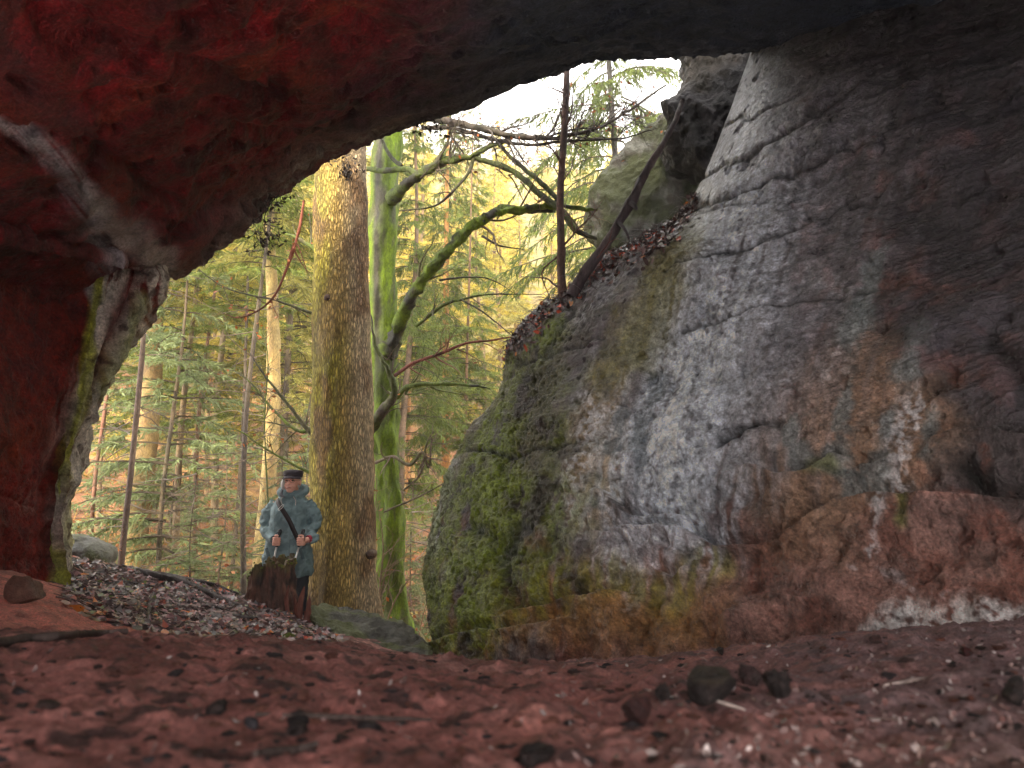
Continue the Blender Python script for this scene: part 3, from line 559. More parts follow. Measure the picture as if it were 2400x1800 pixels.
# ---- conifer crowns: every needle spray is a narrow leaf of its own
def conifer(H, h0, Lmax, whorl=.38, nb=5, droop=.35, hang=.3, spray=26, cA=(.10, .14, .02), cB=(.035, .06, .02), size=1.0, seed=1, sparse=0, up=.15, prof=.8, wid=.010):
    g = np.random.default_rng(seed); B = MB(); V3 = []; C3 = []; h = h0
    while h < H-.2:
        f = (h-h0)/(H-h0); L0 = Lmax*((1-f)**prof)*(.55+.45*min(1, f*5+.3)); k = g.poisson(nb) if sparse else nb
        for b in range(max(1, k)):
            if g.uniform() < sparse: continue
            a = g.uniform(0, 2*math.pi); L = L0*g.uniform(.65, 1.15); dr = droop*g.uniform(.5, 1.4); d = np.array([math.cos(a), math.sin(a), 0]); s = np.array([-d[1], d[0], 0]); m = 7
            t = np.linspace(0, 1, m); hh = h+g.uniform(-.15, .15)
            pts = np.array([d*L*q+s*L*.08*math.sin(3*q+a)+np.array([0, 0, hh+up*L*q-dr*L*q*q]) for q in t])
            if L > .25:
                V, F = tube(pts, [.006+.007*L, .003], 3, sub=6); B.add(V, F, (.10, .075, .05))
            ns = int(spray*L/size)+2; q = g.uniform(.12, 1, ns); base = np.array([np.interp(q, t, pts[:, j]) for j in range(3)]).T
            side = np.where(g.uniform(size=ns) < .5, 1, -1); sl = (.12+.30*(1-q)*L/1.5+.08*g.uniform(size=ns))*size*g.uniform(.6, 1.3, ns)
            out = d[None]*g.uniform(.35, .9, (ns, 1))+s[None]*(side*g.uniform(.5, 1.0, ns))[:, None]; out[:, 2] -= hang*g.uniform(.3, 1.8, ns); out /= np.linalg.norm(out, axis=1)[:, None]
            # each spray: a feather of 7 thin blades
            sprj = g.uniform(0, 1, ns)
            for j in range(7):
                w0 = base+out*(sl*(j/8))[:, None]; sd = np.cross(out, g.normal(size=(ns, 3))); sd /= np.linalg.norm(sd, axis=1)[:, None]+1e-9
                di = out*.75+sd*.6*(1 if j else .05); di[:, 2] -= hang*.4; di /= np.linalg.norm(di, axis=1)[:, None]; ln = sl*(.5 if j else 1.0)*g.uniform(.7, 1.2, ns)
                wv = np.cross(di, g.normal(size=(ns, 3))); wv /= np.linalg.norm(wv, axis=1)[:, None]+1e-9; wv *= wid*size*g.uniform(.6, 1.4, (ns, 1))
                V3.append(np.stack([w0-wv, w0+wv, w0+di*ln[:, None]], 1)); mixf = np.clip(sprj*.6+g.uniform(0, .5, ns), 0, 1)[:, None]
                cc = np.array(cB)*(1-mixf)+np.array(cA)*mixf; C3.append(np.repeat(cc[:, None], 3, 1))
        h += whorl*g.uniform(.7, 1.3)
    V = np.concatenate(V3).reshape(-1, 3); C = np.concatenate(C3).reshape(-1, 3); n = len(V)//3
    return B.arrays(), (V, np.arange(n*3).reshape(n, 3), C)
GA, GB_ = (.34, .42, .06), (.11, .17, .035)
PROTO = []
for spec in [dict(H=15, h0=3.3, Lmax=2.3, seed=1, cA=(.70, .56, .09), cB=(.13, .14, .03)), dict(H=12, h0=2.9, Lmax=1.9, seed=2, cA=(.62, .56, .16), cB=(.10, .12, .04)), dict(H=9, h0=1.4, Lmax=1.8, seed=3, cA=(.70, .58, .12), cB=(.13, .15, .04)),
             dict(H=16, h0=3.4, Lmax=2.2, seed=4, droop=.6, hang=.9, cA=(.20, .25, .05), cB=(.055, .085, .03)), dict(H=5.0, h0=.4, Lmax=1.3, seed=5, whorl=.28, size=.75, cA=(.30, .36, .16), cB=(.12, .16, .08)),
             dict(H=13, h0=3.0, Lmax=1.5, seed=6, sparse=.35, cA=(.30, .36, .08), cB=(.09, .13, .04))]:
    PROTO.append((spec, conifer(**spec)))
protomesh = {}
TREES = []
def conifer_tree(px, Y, k, s, label, r0=None, base=(.20, .15, .08), alt=(.12, .09, .05), lean=0, group='conifers growing on the slope', cat='conifer', rotz=0, name='conifer', dead=26, crownup=0):
    """px: where the trunk stands across the picture at its foot"""
    z = None; x = (px-1200)/1600*Y*1.02
    for _ in range(3): z = float(gz(x, Y))-.05; x = (px-1200)/1600*(Y*CP+z*SP)
    t = thing(name, label, cat, (x, Y, z), group); t.rotation_euler = (0, lean, rotz)
    spec, (br, fo) = PROTO[k]; H = spec['H']*s; r0 = r0 or .0085*H
    V, F = trunk_mesh([(0, 0, -.4), (0, 0, .3), (.01*H, 0, H*.3), (-.01*H, .01*H, H*.65), (0, 0, H)], [r0*1.35, r0*1.05, r0*.85, r0*.5, .01], 12, 60, rough=r0*.12)
    mk('trunk', V, F, M['bark2'], t, barkcols(V+np.array([x, Y, 0]), base, alt, seed=px))
    # dead lower twigs
    b = MB(); g = RNG
    for _ in range(dead):
        h = g.uniform(.6, spec['h0']*s+2.5); a = g.uniform(0, 6.28); L = g.uniform(.3, 1.4); d = np.array([math.cos(a), math.sin(a), g.uniform(-.25, .25)]); p = [np.array([0, 0, h])]
        for j in range(4): d = d+rv(.12); d[2] -= .05; p.append(p[-1]+d/np.linalg.norm(d)*L/4)
        rr = [.010, .006, .002]; V, F = tube(p, rr, 3, sub=8); b.add(V, F, (.15, .11, .08)); sprout(b, p, rr, 0, 6, .35, (.15, .11, .08))
    if dead: b.build('dead_branches', M['twig'], t)
    key = (k,)
    if key not in protomesh:
        a = MB(); a.add(*br); a.add(*fo); o2 = a.build('crown', M['leaf'], t, smooth=False); protomesh[key] = o2
    else:
        o2 = protomesh[key].copy(); COL.objects.link(o2); o2.parent = t
    o2.scale = (s, s, s); o2.location = (0, 0, crownup)
    TREES.append(t); return t
LT = 'spruce'
for args in [
    # px, Y, proto, scale, label, r0, base, alt
    (585, 11.0, 1, 1.25, 'pale yellowish spruce trunk with dark branch stubs rising behind the person', .135, (.48, .36, .14), (.36, .24, .09)),
    (290, 13.5, 0, 1.15, 'thick ochre trunk standing beyond the pale pillar at the left', .23, (.34, .23, .09), (.25, .15, .06)),
    (263, 9.2, 5, .95, 'thin dark straight trunk nearest to the pillar on the mound', .040, (.19, .13, .09), (.12, .08, .06)),
    (364, 12.5, 4, 1.9, 'slim grey brown spruce between the thick ochre trunk and the twin stem', .05, (.17, .12, .07), (.10, .08, .05)),
    (405, 14.5, 1, 1.05, 'slender brown spruce with bright green sprays left of the pale trunk', .075, (.26, .18, .09), (.17, .11, .06)),
    (570, 10.0, 5, .9, 'thin dark trunk close beside the pale yellowish spruce trunk', .042, (.09, .07, .055), (.13, .10, .06)),
    (205, 12.5, 5, .8, 'thin reddish stem at the very edge of the pillar', .04, (.24, .11, .07), (.16, .08, .05)),
    (432, 9.8, 4, .52, 'knee high dark fir sapling with bare side twigs on the mound edge', .018, (.10, .07, .05), (.13, .1, .06)),
    (500, 17, 0, .95, 'bushy yellow green spruce filling the gap left of the pale trunk', .09, (.22, .16, .09), (.14, .1, .06)),
    (455, 22, 0, 1.0, 'bright green spruce deeper in the wood left of the person', .10, (.22, .16, .09), (.14, .1, .06)),
    (330, 19, 2, 1.2, 'light green bushy fir low behind the slim trunks at the left', .09, (.22, .16, .09), (.14, .1, .06)),
    (660, 15, 1, 1.1, 'grey green spruce behind the left edge of the thick trunk', .09, (.2, .15, .1), (.14, .1, .07)),
    (640, 24, 0, 1.05, 'tall green spruce far behind the pale yellowish trunk', .10, (.22, .16, .09), (.14, .1, .06)),
    (240, 24, 1, 1.2, 'distant spruce glimpsed beside the pillar', .10, (.22, .16, .09), (.14, .1, .06)),
    (1048, 18, 3, .92, 'drooping dark green spruce with orange lower trunk right of the beech', .12, (.50, .24, .07), (.38, .17, .06)),
    (940, 14.5, 3, .80, 'dark drooping spruce partly hidden by the mossy beech', .09, (.2, .13, .08), (.13, .09, .06)),
    (1130, 23, 0, .85, 'yellow green spruce between the drooping spruce and the boulder', .10, (.28, .18, .09), (.18, .12, .06)),
    (985, 27, 0, 1.0, 'tall spruce showing far behind the beech limb', .12, (.28, .18, .09), (.18, .12, .06)),
    (1215, 30, 2, 1.1, 'round topped yellow green fir above the sloping edge of the boulder', .12, (.28, .18, .09), (.18, .12, .06)),
    (1010, 12, 4, .62, 'small feathery fir in the gap between beech and boulder', .02, (.14, .1, .06), (.1, .08, .05)),
    (225, 16, 5, .9, 'slim brown stem just inside the gap by the pillar foot', .05, (.30, .17, .09), (.2, .12, .07)),
    (325, 17, 5, 1.0, 'slim brown stem between the thick ochre trunk and the slim spruce', .055, (.24, .15, .08), (.17, .11, .06)),
    (345, 21, 5, 1.1, 'faint far stem behind the slim grey brown spruce', .06, (.30, .18, .10), (.2, .12, .07)),
    (455, 15, 5, 1.0, 'reddish stem standing midway between the mound saplings and the pale trunk', .05, (.28, .14, .08), (.18, .10, .06)),
    (482, 20, 5, 1.1, 'distant slender stem left of the bushy yellow green spruce top', .06, (.30, .2, .10), (.2, .13, .07)),
    (528, 13.5, 5, 1.0, 'dark slender stem left of the dark twin of the pale trunk', .045, (.13, .10, .07), (.10, .07, .05)),
    (648, 18, 5, 1.1, 'brown stem partly hidden behind the head of the person', .07, (.26, .17, .09), (.18, .11, .06)),
    (955, 21, 5, 1.0, 'orange brown far stem just right of the beech', .07, (.45, .22, .08), (.30, .14, .06)),
    (1092, 17, 5, 1.0, 'thin brown stem close to the left flank of the big boulder', .05, (.26, .15, .08), (.18, .11, .06)),
    (1165, 28, 1, 1.1, 'pale hazy spruce above the left shoulder of the big boulder', .1, (.28, .18, .09), (.18, .12, .06)),
    (960, 10.5, 4, .42, 'small grey green fir sapling beside the mossy beech foot', .016, (.14, .1, .06), (.1, .08, .05)),
]:
    px, Y, k, s, lab, r0, ba, al = args
    conifer_tree(px, Y, k, s, lab, r0, ba, al, rotz=RNG.uniform(0, 6), lean=R(RNG.uniform(-1, 1)), dead=34 if Y < 16 else 14, crownup=3.2 if (Y < 15 and k in (0, 1, 5)) else 0)
# feathery grey-green firs near the person
for px, Y, s, lab in [(640, 9.6, .55, 'low grey green fir with wispy sprays just left of the person'), (845, 9.3, .46, 'grey feathery fir sprays low against the right side of the thick trunk'), (500, 12, .8, 'pale grey green young fir behind the mound'), (700, 12.5, 1.0, 'young fir behind the person and the thick trunk'),
                      (395, 17, 1.2, 'leaning young fir with pale sprays among the slim trunks')]:
    conifer_tree(px, Y, 4, s, lab, .02*s+.008, (.15, .11, .07), (.1, .08, .05), rotz=px, dead=10)
# spruce hanging into the sky gap, on the hill beyond the boulder
conifer_tree(1480, 15, 3, 1.5, 'tall dark spruce with thin hanging sprays against the white sky', .10, (.07, .06, .055), (.05, .045, .04), rotz=1.3, dead=0)
conifer_tree(1700, 18, 3, 1.1, 'dark spruce mostly hidden behind the jagged block', .12, (.12, .10, .08), (.08, .07, .06), rotz=2.3, dead=0)
# ---- far wood on the opposite slope: reads as one mass
def far_wood():
    g = np.random.default_rng(5); V = []; C = []; B = MB()
    fol = [PROTO[i][1][1] for i in (0, 1, 2)]
    sub = []
    for (v, f, c) in fol:
        T = v.reshape(-1, 3, 3); k = g.permutation(len(T))[:4200]; T = T[k].copy(); ctr = T[:, :2].mean(1, keepdims=True); T = ctr+(T-ctr)*[2.3, 2.3, 1.5]; sub.append((T, c.reshape(-1, 3, 3)[k]))
    n = 0
    for Y in (25, 29, 33, 37, 42, 47, 53, 60, 68, 78, 88, 99):
        step = 2.3+Y*.022; x = -.95*Y-2
        while x < .36*Y+3:
            xx = x+g.uniform(-.8, .8); yy = Y+g.uniform(-2, 2); x += step
            if g.uniform() < .1: continue
            if yy < 28 and xx > -4: continue
            T, c = sub[g.integers(3)]; a = g.uniform(0, 6.28); s = g.uniform(.55, 1.0)*(1.0 if Y < 60 else 1.1)
            ca, sa = math.cos(a)*s, math.sin(a)*s; z = float(hz(xx, yy))
            W = np.stack([T[..., 0]*ca-T[..., 1]*sa+xx, T[..., 0]*sa+T[..., 1]*ca+yy, T[..., 2]*s+z], -1); V.append(W)
            warm = g.uniform(0, 1); cc = c+np.array([.28, .15, .02])*warm; cc = cc*g.uniform(.8, 1.35); C.append(cc); n += 1
            tv, tf = tube([(xx, yy, z-.5), (xx, yy, z+7*s)], [.14*s, .07*s], 5, sub=3); B.add(tv, tf, (.30, .19, .10))
    V = np.concatenate(V).reshape(-1, 3); C = np.concatenate(C).reshape(-1, 3)
    B.add(V, np.arange(len(V)).reshape(-1, 3), np.clip(C, 0, .8)); o = B.build('distant_wood', M['leaf'], smooth=False)
    tag(o, 'sunlit yellow green conifer wood covering the far slope of the ravine', 'wood', kind='stuff'); print('far', n, len(V)//3)
far_wood()
# ---- main trunk
z0 = float(gz(-1.7, 7.2)); t = thing('thick_tree', 'very thick scaly ochre tree trunk that the person leans beside', 'tree', P(808, 1470, 7.2))
O = P(808, 1470, 7.2)
pts = [O+np.array([.03, .05, -.35]), P(808, 1460, 7.2), P(803, 1330, 7.2), P(803, 1150, 7.2), P(803, 950, 7.2), P(801, 700, 7.2), P(800, 480, 7.2), P(798, 250, 7.2), P(796, -300, 7.3)]
V, F = trunk_mesh(np.array(pts)-O, [.50, .385, .335, .325, .315, .300, .290, .278, .255], 72, 300, flute=.10, rough=.022, rs=7)
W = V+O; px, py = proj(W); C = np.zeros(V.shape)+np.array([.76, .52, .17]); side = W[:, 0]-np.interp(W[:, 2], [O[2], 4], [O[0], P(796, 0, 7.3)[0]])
C = mixc(C, (.56, .50, .06), sst(.2, -.15, side+.3*fbm(W*[3, 3, 1], 3))*sst(1350, 1000, py)*.85); C = mixc(C, (.80, .62, .42), sst(.08, .3, side)*.8); C = mixc(C, (.38, .20, .09), .8*sst(0, .4, fbm(W*[2, 2, 1.2]+11, 3)))  # right edge painted paler, as if lit from that side
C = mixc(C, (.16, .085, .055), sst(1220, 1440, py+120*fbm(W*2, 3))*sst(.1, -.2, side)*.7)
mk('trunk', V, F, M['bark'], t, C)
b = MB()
for k in range(16):
    a = RNG.uniform(2.5, 6.9); h = RNG.uniform(3.9, 5.2); 
# high crown above the roof, out of the picture
br, fo = PROTO[3][1]
ob = MB(); ob.add(fo[0]*[1.6, 1.6, .8]+np.array([0, 0, 5.5]), fo[1], fo[2]); ob.build('crown', M['leaf'], t, smooth=False)
# knots and dark moss tufts on the bark
for kx, ky in [(812, 408), (770, 700), (868, 1300)]:
    p = P(kx, ky, 6.95)-O; V, F = tube([p+np.array([0, .1, 0]), p+np.array([0, -.02, 0]), p+np.array([.01, -.05, -.02])], [.05, .045, .02], 10); mk('knot', V, F, M['bark2'], t, np.zeros(V.shape)+[.12, .07, .05])
# ---- mossy beech
O = P(905, 1480, 8.6); t = thing('beech', 'smooth grey beech trunk covered in bright green moss behind the thick trunk', 'tree', O)
MOSS, GREY = (.13, .20, .005), (.045, .043, .033)
def mossy(W, k=0., seed=0, top=True):
    n = fbm(W*[4, 4, 2]+seed, 4); s = noise(W*[14, 14, 4]+seed)
    C = np.zeros(W.shape)+np.array(GREY); C = mixc(C, (.075, .07, .06), sst(0, .4, n)); return C, n, s
pts = [O+np.array([.05, 0, -.5]), P(918, 1475, 8.6), P(915, 1400, 8.6), P(912, 1200, 8.6), P(905, 1000, 8.6), P(900, 800, 8.6), P(897, 600, 8.6), P(902, 400, 8.6), P(915, 280, 8.6), P(930, -100, 8.7)]
V, F = trunk_mesh(np.array(pts)-O, [.42, .27, .19, .165, .175, .19, .175, .185, .18, .14], 60, 320, flute=.12, rough=.06, rs=5); W = V+O; px, py = proj(W)
cxx = np.interp(py, [280, 400, 600, 800, 1200, 1480], [915, 902, 897, 900, 912, 918]); C, n, s = mossy(W)
mm = np.maximum(sst(-16, 6, (px-cxx)+20*n), sst(760, 980, py+120*n)*.9); mm = np.maximum(mm, sst(-18, -30, (px-cxx))*sst(250, 500, py)); mm *= sst(60, 330, py); C = mixc(C, MOSS, np.clip(mm, 0, 1)); C = mixc(C, (.07, .11, .01), .6*sst(.0, .5, s)*mm); C = mixc(C, (.09, .08, .06), .6*sst(.25, .5, fbm(W*[9, 9, 2]+40, 3)))
mk('trunk', V, F, M['bark2'], t, C)
def limb(pp, r, parent, O, moss=.8, name='limb', seed=0, col=None, tw=None, n=12, sub=None, darkside=True):
    A = PA(pp); V, F = tube(A-O, r, n, sub=sub or len(pp)*10); V = V+(.26*np.array(r).max())*np.stack([fbm(V*9+k*7, 2) for k in range(3)], 1)
    W = V+O; C, nn, s = mossy(W, seed=seed)
    if col is not None: C = np.zeros(W.shape)+np.array(col); C = mixc(C, np.array(col)*.5, sst(0, .4, nn))
    Nn = np.gradient(W[:, 2]); m = moss*sst(-.35, .1, nn+.5*s); C = mixc(C, MOSS, np.clip(m, 0, 1))
    o = mk(name, V, F, M['bark2'], parent, C); return A, r
TW = MB()
DK = (.07, .055, .05)
L1 = limb([(905, 830, 8.5), (925, 790, 8.4), (955, 715, 8.1), (995, 650, 7.9), (1050, 585, 7.7), (1100, 535, 7.6), (1160, 500, 7.5), (1230, 487, 7.4), (1310, 483, 7.4), (1400, 495, 7.4)], [.14, .092, .076, .070, .066, .058, .048, .037, .029, .023], t, O, .85)
limb([(1130, 520, 7.55), (1170, 490, 7.55), (1220, 492, 7.5), (1300, 492, 7.5)], [.05, .045, .04, .03], t, O, .5, seed=3)
limb([(915, 470, 8.5), (945, 440, 8.2), (985, 408, 7.9), (1040, 378, 7.7), (1100, 368, 7.6), (1150, 342, 7.5), (1200, 325, 7.4)], [.10, .065, .052, .044, .036, .028, .016], t, O, .5, seed=5)
limb([(860, 395, 8.3), (900, 400, 8.2), (950, 396, 8.0), (975, 408, 7.95)], [.03, .035, .035, .04], t, O, .5, seed=6)
limb([(895, 330, 8.1), (915, 365, 8.1), (940, 390, 8.05)], [.02, .025, .03], t, O, .1, seed=7, n=8)
limb([(1015, 390, 7.75), (1040, 350, 7.7), (1060, 310, 7.6), (1080, 270, 7.5)], [.022, .016, .012, .006], t, O, .2, seed=8, col=DK, n=7)
limb([(1110, 368, 7.6), (1200, 400, 7.5), (1260, 450, 7.4), (1320, 500, 7.3), (1350, 540, 7.3), (1400, 560, 7.3)], [.028, .035, .037, .038, .035, .02], t, O, .35, seed=9)
limb([(1170, 340, 7.5), (1210, 380, 7.5), (1270, 430, 7.4), (1310, 470, 7.35)], [.02, .026, .03, .03], t, O, .35, seed=10, n=8)
limb([(1000, 275, 7.8), (1080, 290, 7.6), (1130, 302, 7.4), (1200, 318, 7.3), (1290, 325, 7.2), (1330, 318, 7.2), (1400, 300, 7.2), (1470, 262, 7.2), (1560, 200, 7.2)], [.045, .04, .038, .032, .025, .022, .018, .014, .01], t, O, .05, seed=11, col=DK)
limb([(990, 300, 7.9), (1060, 300, 7.7), (1150, 325, 7.5), (1240, 340, 7.3), (1330, 330, 7.2), (1450, 325, 7.1), (1540, 300, 7.1)], [.03, .026, .022, .018, .014, .01, .006], t, O, .05, seed=12, col=DK, n=8)
limb([(1110, 372, 7.6), (1095, 410, 7.5), (1050, 460, 7.4), (1010, 485, 7.4), (935, 495, 7.5)], [.022, .018, .015, .01, .006], t, O, .2, seed=13, col=DK, n=7)
limb([(930, 930, 8.3), (960, 905, 8.1), (1040, 900, 7.9), (1120, 905, 7.8), (1150, 912, 7.8)], [.04, .03, .022, .012, .006], t, O, .6, seed=14, n=8)
limb([(865, 1010, 8.4), (900, 960, 8.1), (925, 920, 8.0), (905, 860, 7.9), (880, 815, 7.9), (870, 740, 7.9)], [.07, .06, .04, .028, .02, .01], t, O, .3, seed=15, n=8, col=(.10, .08, .07))
limb([(925, 880, 7.9), (970, 850, 7.7), (1030, 830, 7.6), (1090, 805, 7.5), (1150, 798, 7.5), (1195, 790, 7.5)], [.022, .02, .018, .015, .013, .008], t, O, .0, seed=16, n=8, col=(.24, .08, .06))
limb([(975, 765, 8.0), (1040, 715, 7.9), (1090, 700, 7.8), (1150, 690, 7.8), (1270, 690, 7.8)], [.022, .018, .014, .01, .004], t, O, .5, seed=17, n=7)
limb([(1080, 702, 7.8), (1130, 730, 7.7), (1180, 770, 7.7), (1215, 800, 7.7)], [.012, .01, .006, .003], t, O, .2, seed=18, n=6, col=DK)
limb([(1030, 657, 7.9), (1090, 650, 7.8), (1150, 655, 7.8), (1210, 690, 7.8)], [.015, .012, .008, .003], t, O, .2, seed=19, n=6, col=DK)
limb([(1130, 553, 7.6), (1170, 575, 7.5), (1230, 585, 7.5)], [.016, .012, .004], t, O, .1, seed=20, n=6, col=DK)
for pts, r, d, ln, dp, c in [
    ([(1000, 275, 7.8), (1130, 302, 7.4), (1290, 325, 7.2), (1400, 300, 7.2), (1560, 200, 7.2)], [.04, .03, .02, .01], 8, .9, 2, DK),
    ([(990, 300, 7.9), (1150, 325, 7.5), (1330, 330, 7.2), (1540, 300, 7.1)], [.03, .02, .01], 8, .8, 2, DK), ([(915, 470, 8.5), (1040, 378, 7.7), (1200, 325, 7.4)], [.08, .05, .02], 6, .8, 2, (.10, .08, .06)),
    ([(1110, 368, 7.6), (1260, 450, 7.4), (1400, 560, 7.3)], [.03, .03, .02], 4, .7, 1, (.16, .09, .06)), ([(1100, 535, 7.6), (1230, 487, 7.4), (1400, 495, 7.4)], [.06, .04, .02], 3, .8, 1, (.14, .10, .06)),
    ([(955, 715, 8.1), (1050, 585, 7.7)], [.1, .08], 3, .9, 1, (.14, .13, .06)), ([(930, 930, 8.3), (1040, 900, 7.9), (1150, 912, 7.8)], [.04, .02, .006], 6, .7, 1, (.12, .14, .04)), ([(975, 765, 8.0), (1090, 700, 7.8), (1270, 690, 7.8)], [.022, .014, .004], 6, .6, 1, (.14, .13, .08)),
    ([(925, 880, 7.9), (1030, 830, 7.6), (1195, 790, 7.5)], [.022, .018, .008], 5, .6, 1, (.20, .08, .06)), ([(1110, 372, 7.6), (1050, 460, 7.4), (935, 495, 7.5)], [.022, .015, .006], 5, .5, 1, DK), ([(870, 1010, 8.4), (925, 920, 8.0), (870, 740, 7.9)], [.05, .03, .01], 5, .5, 1, (.12, .09, .07))]:
    sprout(TW, PA(pts)-O, r, dp, d, ln, c)
TW.build('twigs', M['twig'], t)
# orange leaves still clinging to the twigs
LB = MB()
tv = TW.arrays()[0]; idx = RNG.integers(0, len(tv), 130)
def leafquad(p, L, ww, nrm=None, cup=.2):
    d = rv(); d /= np.linalg.norm(d); s = np.cross(d, nrm if nrm is not None else rv()); s /= np.linalg.norm(s)+1e-9; n = np.cross(d, s)
    return np.array([p, p+d*L*.5+s*ww*.5+n*cup*ww, p+d*L, p+d*L*.5-s*ww*.5+n*cup*ww, p+d*L*.5]), np.array([[0, 1, 4], [1, 2, 4], [2, 3, 4], [3, 0, 4]])
for i in idx:
    V, F = leafquad(tv[i], RNG.uniform(.03, .07), RNG.uniform(.02, .04)); LB.add(V, F, np.array([.42, .13, .04])*RNG.uniform(.4, 1.3))
LB.build('dead_leaves', M['litter'], t, smooth=False)
# ---- thin upright stem and leaning dead trunk on the boulder
O = P(1318, 668, 6.6); t = thing('thin_tree', 'thin dark upright stem standing on the sloping edge of the boulder', 'tree', O)
pts = [(1322, 700, 6.6), (1316, 660, 6.6), (1315, 560, 6.6), (1313, 460, 6.6), (1319, 360, 6.6), (1325, 260, 6.6), (1329, 160, 6.6), (1332, 20, 6.6)]
V, F = tube(PA(pts)-O, [.05, .045, .04, .038, .036, .035, .03, .02], 12, sub=120); V = V+.006*np.stack([fbm((V)*[14, 14, 6]+k, 3) for k in range(3)], 1); mk('trunk', V, F, M['bark2'], t, barkcols(V, (.13, .075, .06), (.07, .05, .05), seed=2, sc=7))
b = MB(); sprout(b, PA(pts)-O, [.04, .03], 2, 6, .7, (.12, .06, .05)); V, F = tube(PA([(1308, 600, 6.6), (1270, 640, 6.7), (1290, 700, 6.8)])-O, [.01, .008, .004], 6); b.add(V, F, (.12, .05, .04)); b.build('twigs', M['twig'], t)
O = P(1365, 650, 6.1); t = thing('leaning_dead_tree', 'black bare trunk leaning steeply against the mossy slab', 'dead tree', O)
pts = [(1340, 690, 6.2), (1368, 645, 6.15), (1412, 585, 6.1), (1452, 522, 6.1), (1478, 475, 6.1), (1508, 415, 6.15), (1548, 345, 6.2), (1582, 285, 6.3), (1600, 235, 6.4)]
V, F = tube(PA(pts)-O, [.055, .048, .045, .044, .050, .036, .030, .026, .022], 14, sub=110); V = V+.02*np.stack([fbm(V*[5, 5, 3]+k, 3) for k in range(3)], 1); mk('trunk', V, F, M['wood'], t, barkcols(V, (.055, .04, .045), (.10, .075, .075), seed=2, sc=7))
for k, (s, e, r) in enumerate([((1478, 475, 6.05), (1492, 492, 6.0), .03), ((1450, 520, 6.0), (1475, 560, 5.9), .02), ((1500, 415, 6.05), (1470, 470, 5.9), .014)]):
    V, F = tube(PA([s, ((s[0]+e[0])/2+3, (s[1]+e[1])/2, e[2]), e])-O, [r, r*.7, r*.4], 8); mk('branch_stub', V, F, M['wood'], t, np.zeros(V.shape)+[.05, .04, .045])
b = MB(); sprout(b, PA(pts[:7])-O, [.05, .03], 1, 3.5, .5, (.16, .05, .04)); b.build('twigs', M['twig'], t)
# ---- bare saplings and dead boughs
def bare(name, label, cat, main, col, dens, ln, dp, moss=0., leaves=0, sides=8, group=None):
    O = PA(main[0][0])[0]; t = thing(name, label, cat, O, group); tw = MB()
    for k, (pp, r) in enumerate(main):
        limb(pp, r, t, O, moss, 'stem' if k == 0 else 'branch', seed=k+len(label), col=col, n=sides); sprout(tw, PA(pp)-O, r, dp, dens, ln, col)
    tw.build('twigs', M['twig'], t)
    if leaves:
        tv = tw.arrays()[0]; lb = MB()
        for i in RNG.integers(0, len(tv), leaves): V, F = leafquad(tv[i], RNG.uniform(.03, .07), RNG.uniform(.02, .04)); lb.add(V, F, np.array([.55, .16, .03])*RNG.uniform(.5, 1.3))
        lb.build('dead_leaves', M['litter'], t, smooth=False)
    return t
bare('dead_bough', 'crooked reddish bare bough hanging down from the roof edge left of the thick trunk', 'branch', [([(712, 470, 7), (705, 520, 7), (690, 580, 7), (668, 640, 7), (645, 690, 7), (610, 725, 7), (560, 745, 7), (525, 735, 7)], [.012, .016, .016, .014, .012, .01, .007, .003]), ([(668, 640, 7), (690, 570, 6.95), (708, 600, 6.9), (720, 640, 6.9)], [.008, .007, .005, .003])], (.26, .08, .05), 5, .35, 1, leaves=20)
bare('bare_bough', 'long thin dark bough reaching across under the roof edge toward the thick trunk', 'branch', [([(465, 632, 7.4), (520, 670, 7.4), (580, 690, 7.4), (650, 705, 7.4), (745, 740, 7.4)], [.005, .008, .01, .012, .016]), ([(745, 1035, 7.6), (700, 980, 7.6), (660, 930, 7.6), (620, 880, 7.6), (580, 820, 7.6)], [.03, .022, .016, .012, .005])], (.13, .10, .08), 6, .5, 1, .2, leaves=16)
bare('mossy_bough', 'drooping mossy green bough behind the head of the person', 'branch', [([(760, 1000, 8.1), (700, 1010, 8.1), (640, 960, 8.2), (590, 900, 8.2), (540, 860, 8.2)], [.03, .02, .016, .012, .005]), ([(750, 1120, 8.1), (690, 1090, 8.1), (620, 1050, 8.1), (560, 1010, 8.1), (500, 1000, 8.2)], [.02, .014, .012, .008, .003]), ([(745, 590, 8.1), (700, 560, 8.1), (660, 545, 8.1)], [.03, .02, .01])], (.11, .10, .05), 7, .55, 1, .6, leaves=30)
bare('bare_sapling', 'spindly bare sapling with orange leaves in front of the pale spruce', 'sapling', [([(625, 1390, 8.6), (628, 1200, 8.6), (620, 1000, 8.6), (628, 850, 8.6), (615, 760, 8.6)], [.014, .012, .01, .008, .003])], (.12, .13, .05), 7, .7, 1, .5, leaves=60)
bare('thorn_bush', 'tangle of bare twigs growing at the right foot of the thick trunk', 'bush', [([(895, 1470, 8.0), (890, 1380, 8.0), (898, 1280, 8.0), (885, 1180, 8.0)], [.012, .01, .008, .003]), ([(885, 1460, 7.9), (900, 1360, 7.9), (925, 1270, 7.9)], [.01, .008, .003]), ([(900, 1475, 7.9), (930, 1400, 7.9), (980, 1330, 7.9)], [.01, .008, .003]), ([(880, 1470, 7.9), (878, 1330, 7.9), (882, 1120, 7.9)], [.01, .008, .003])], (.26, .17, .12), 9, .5, 1, .1, leaves=20)
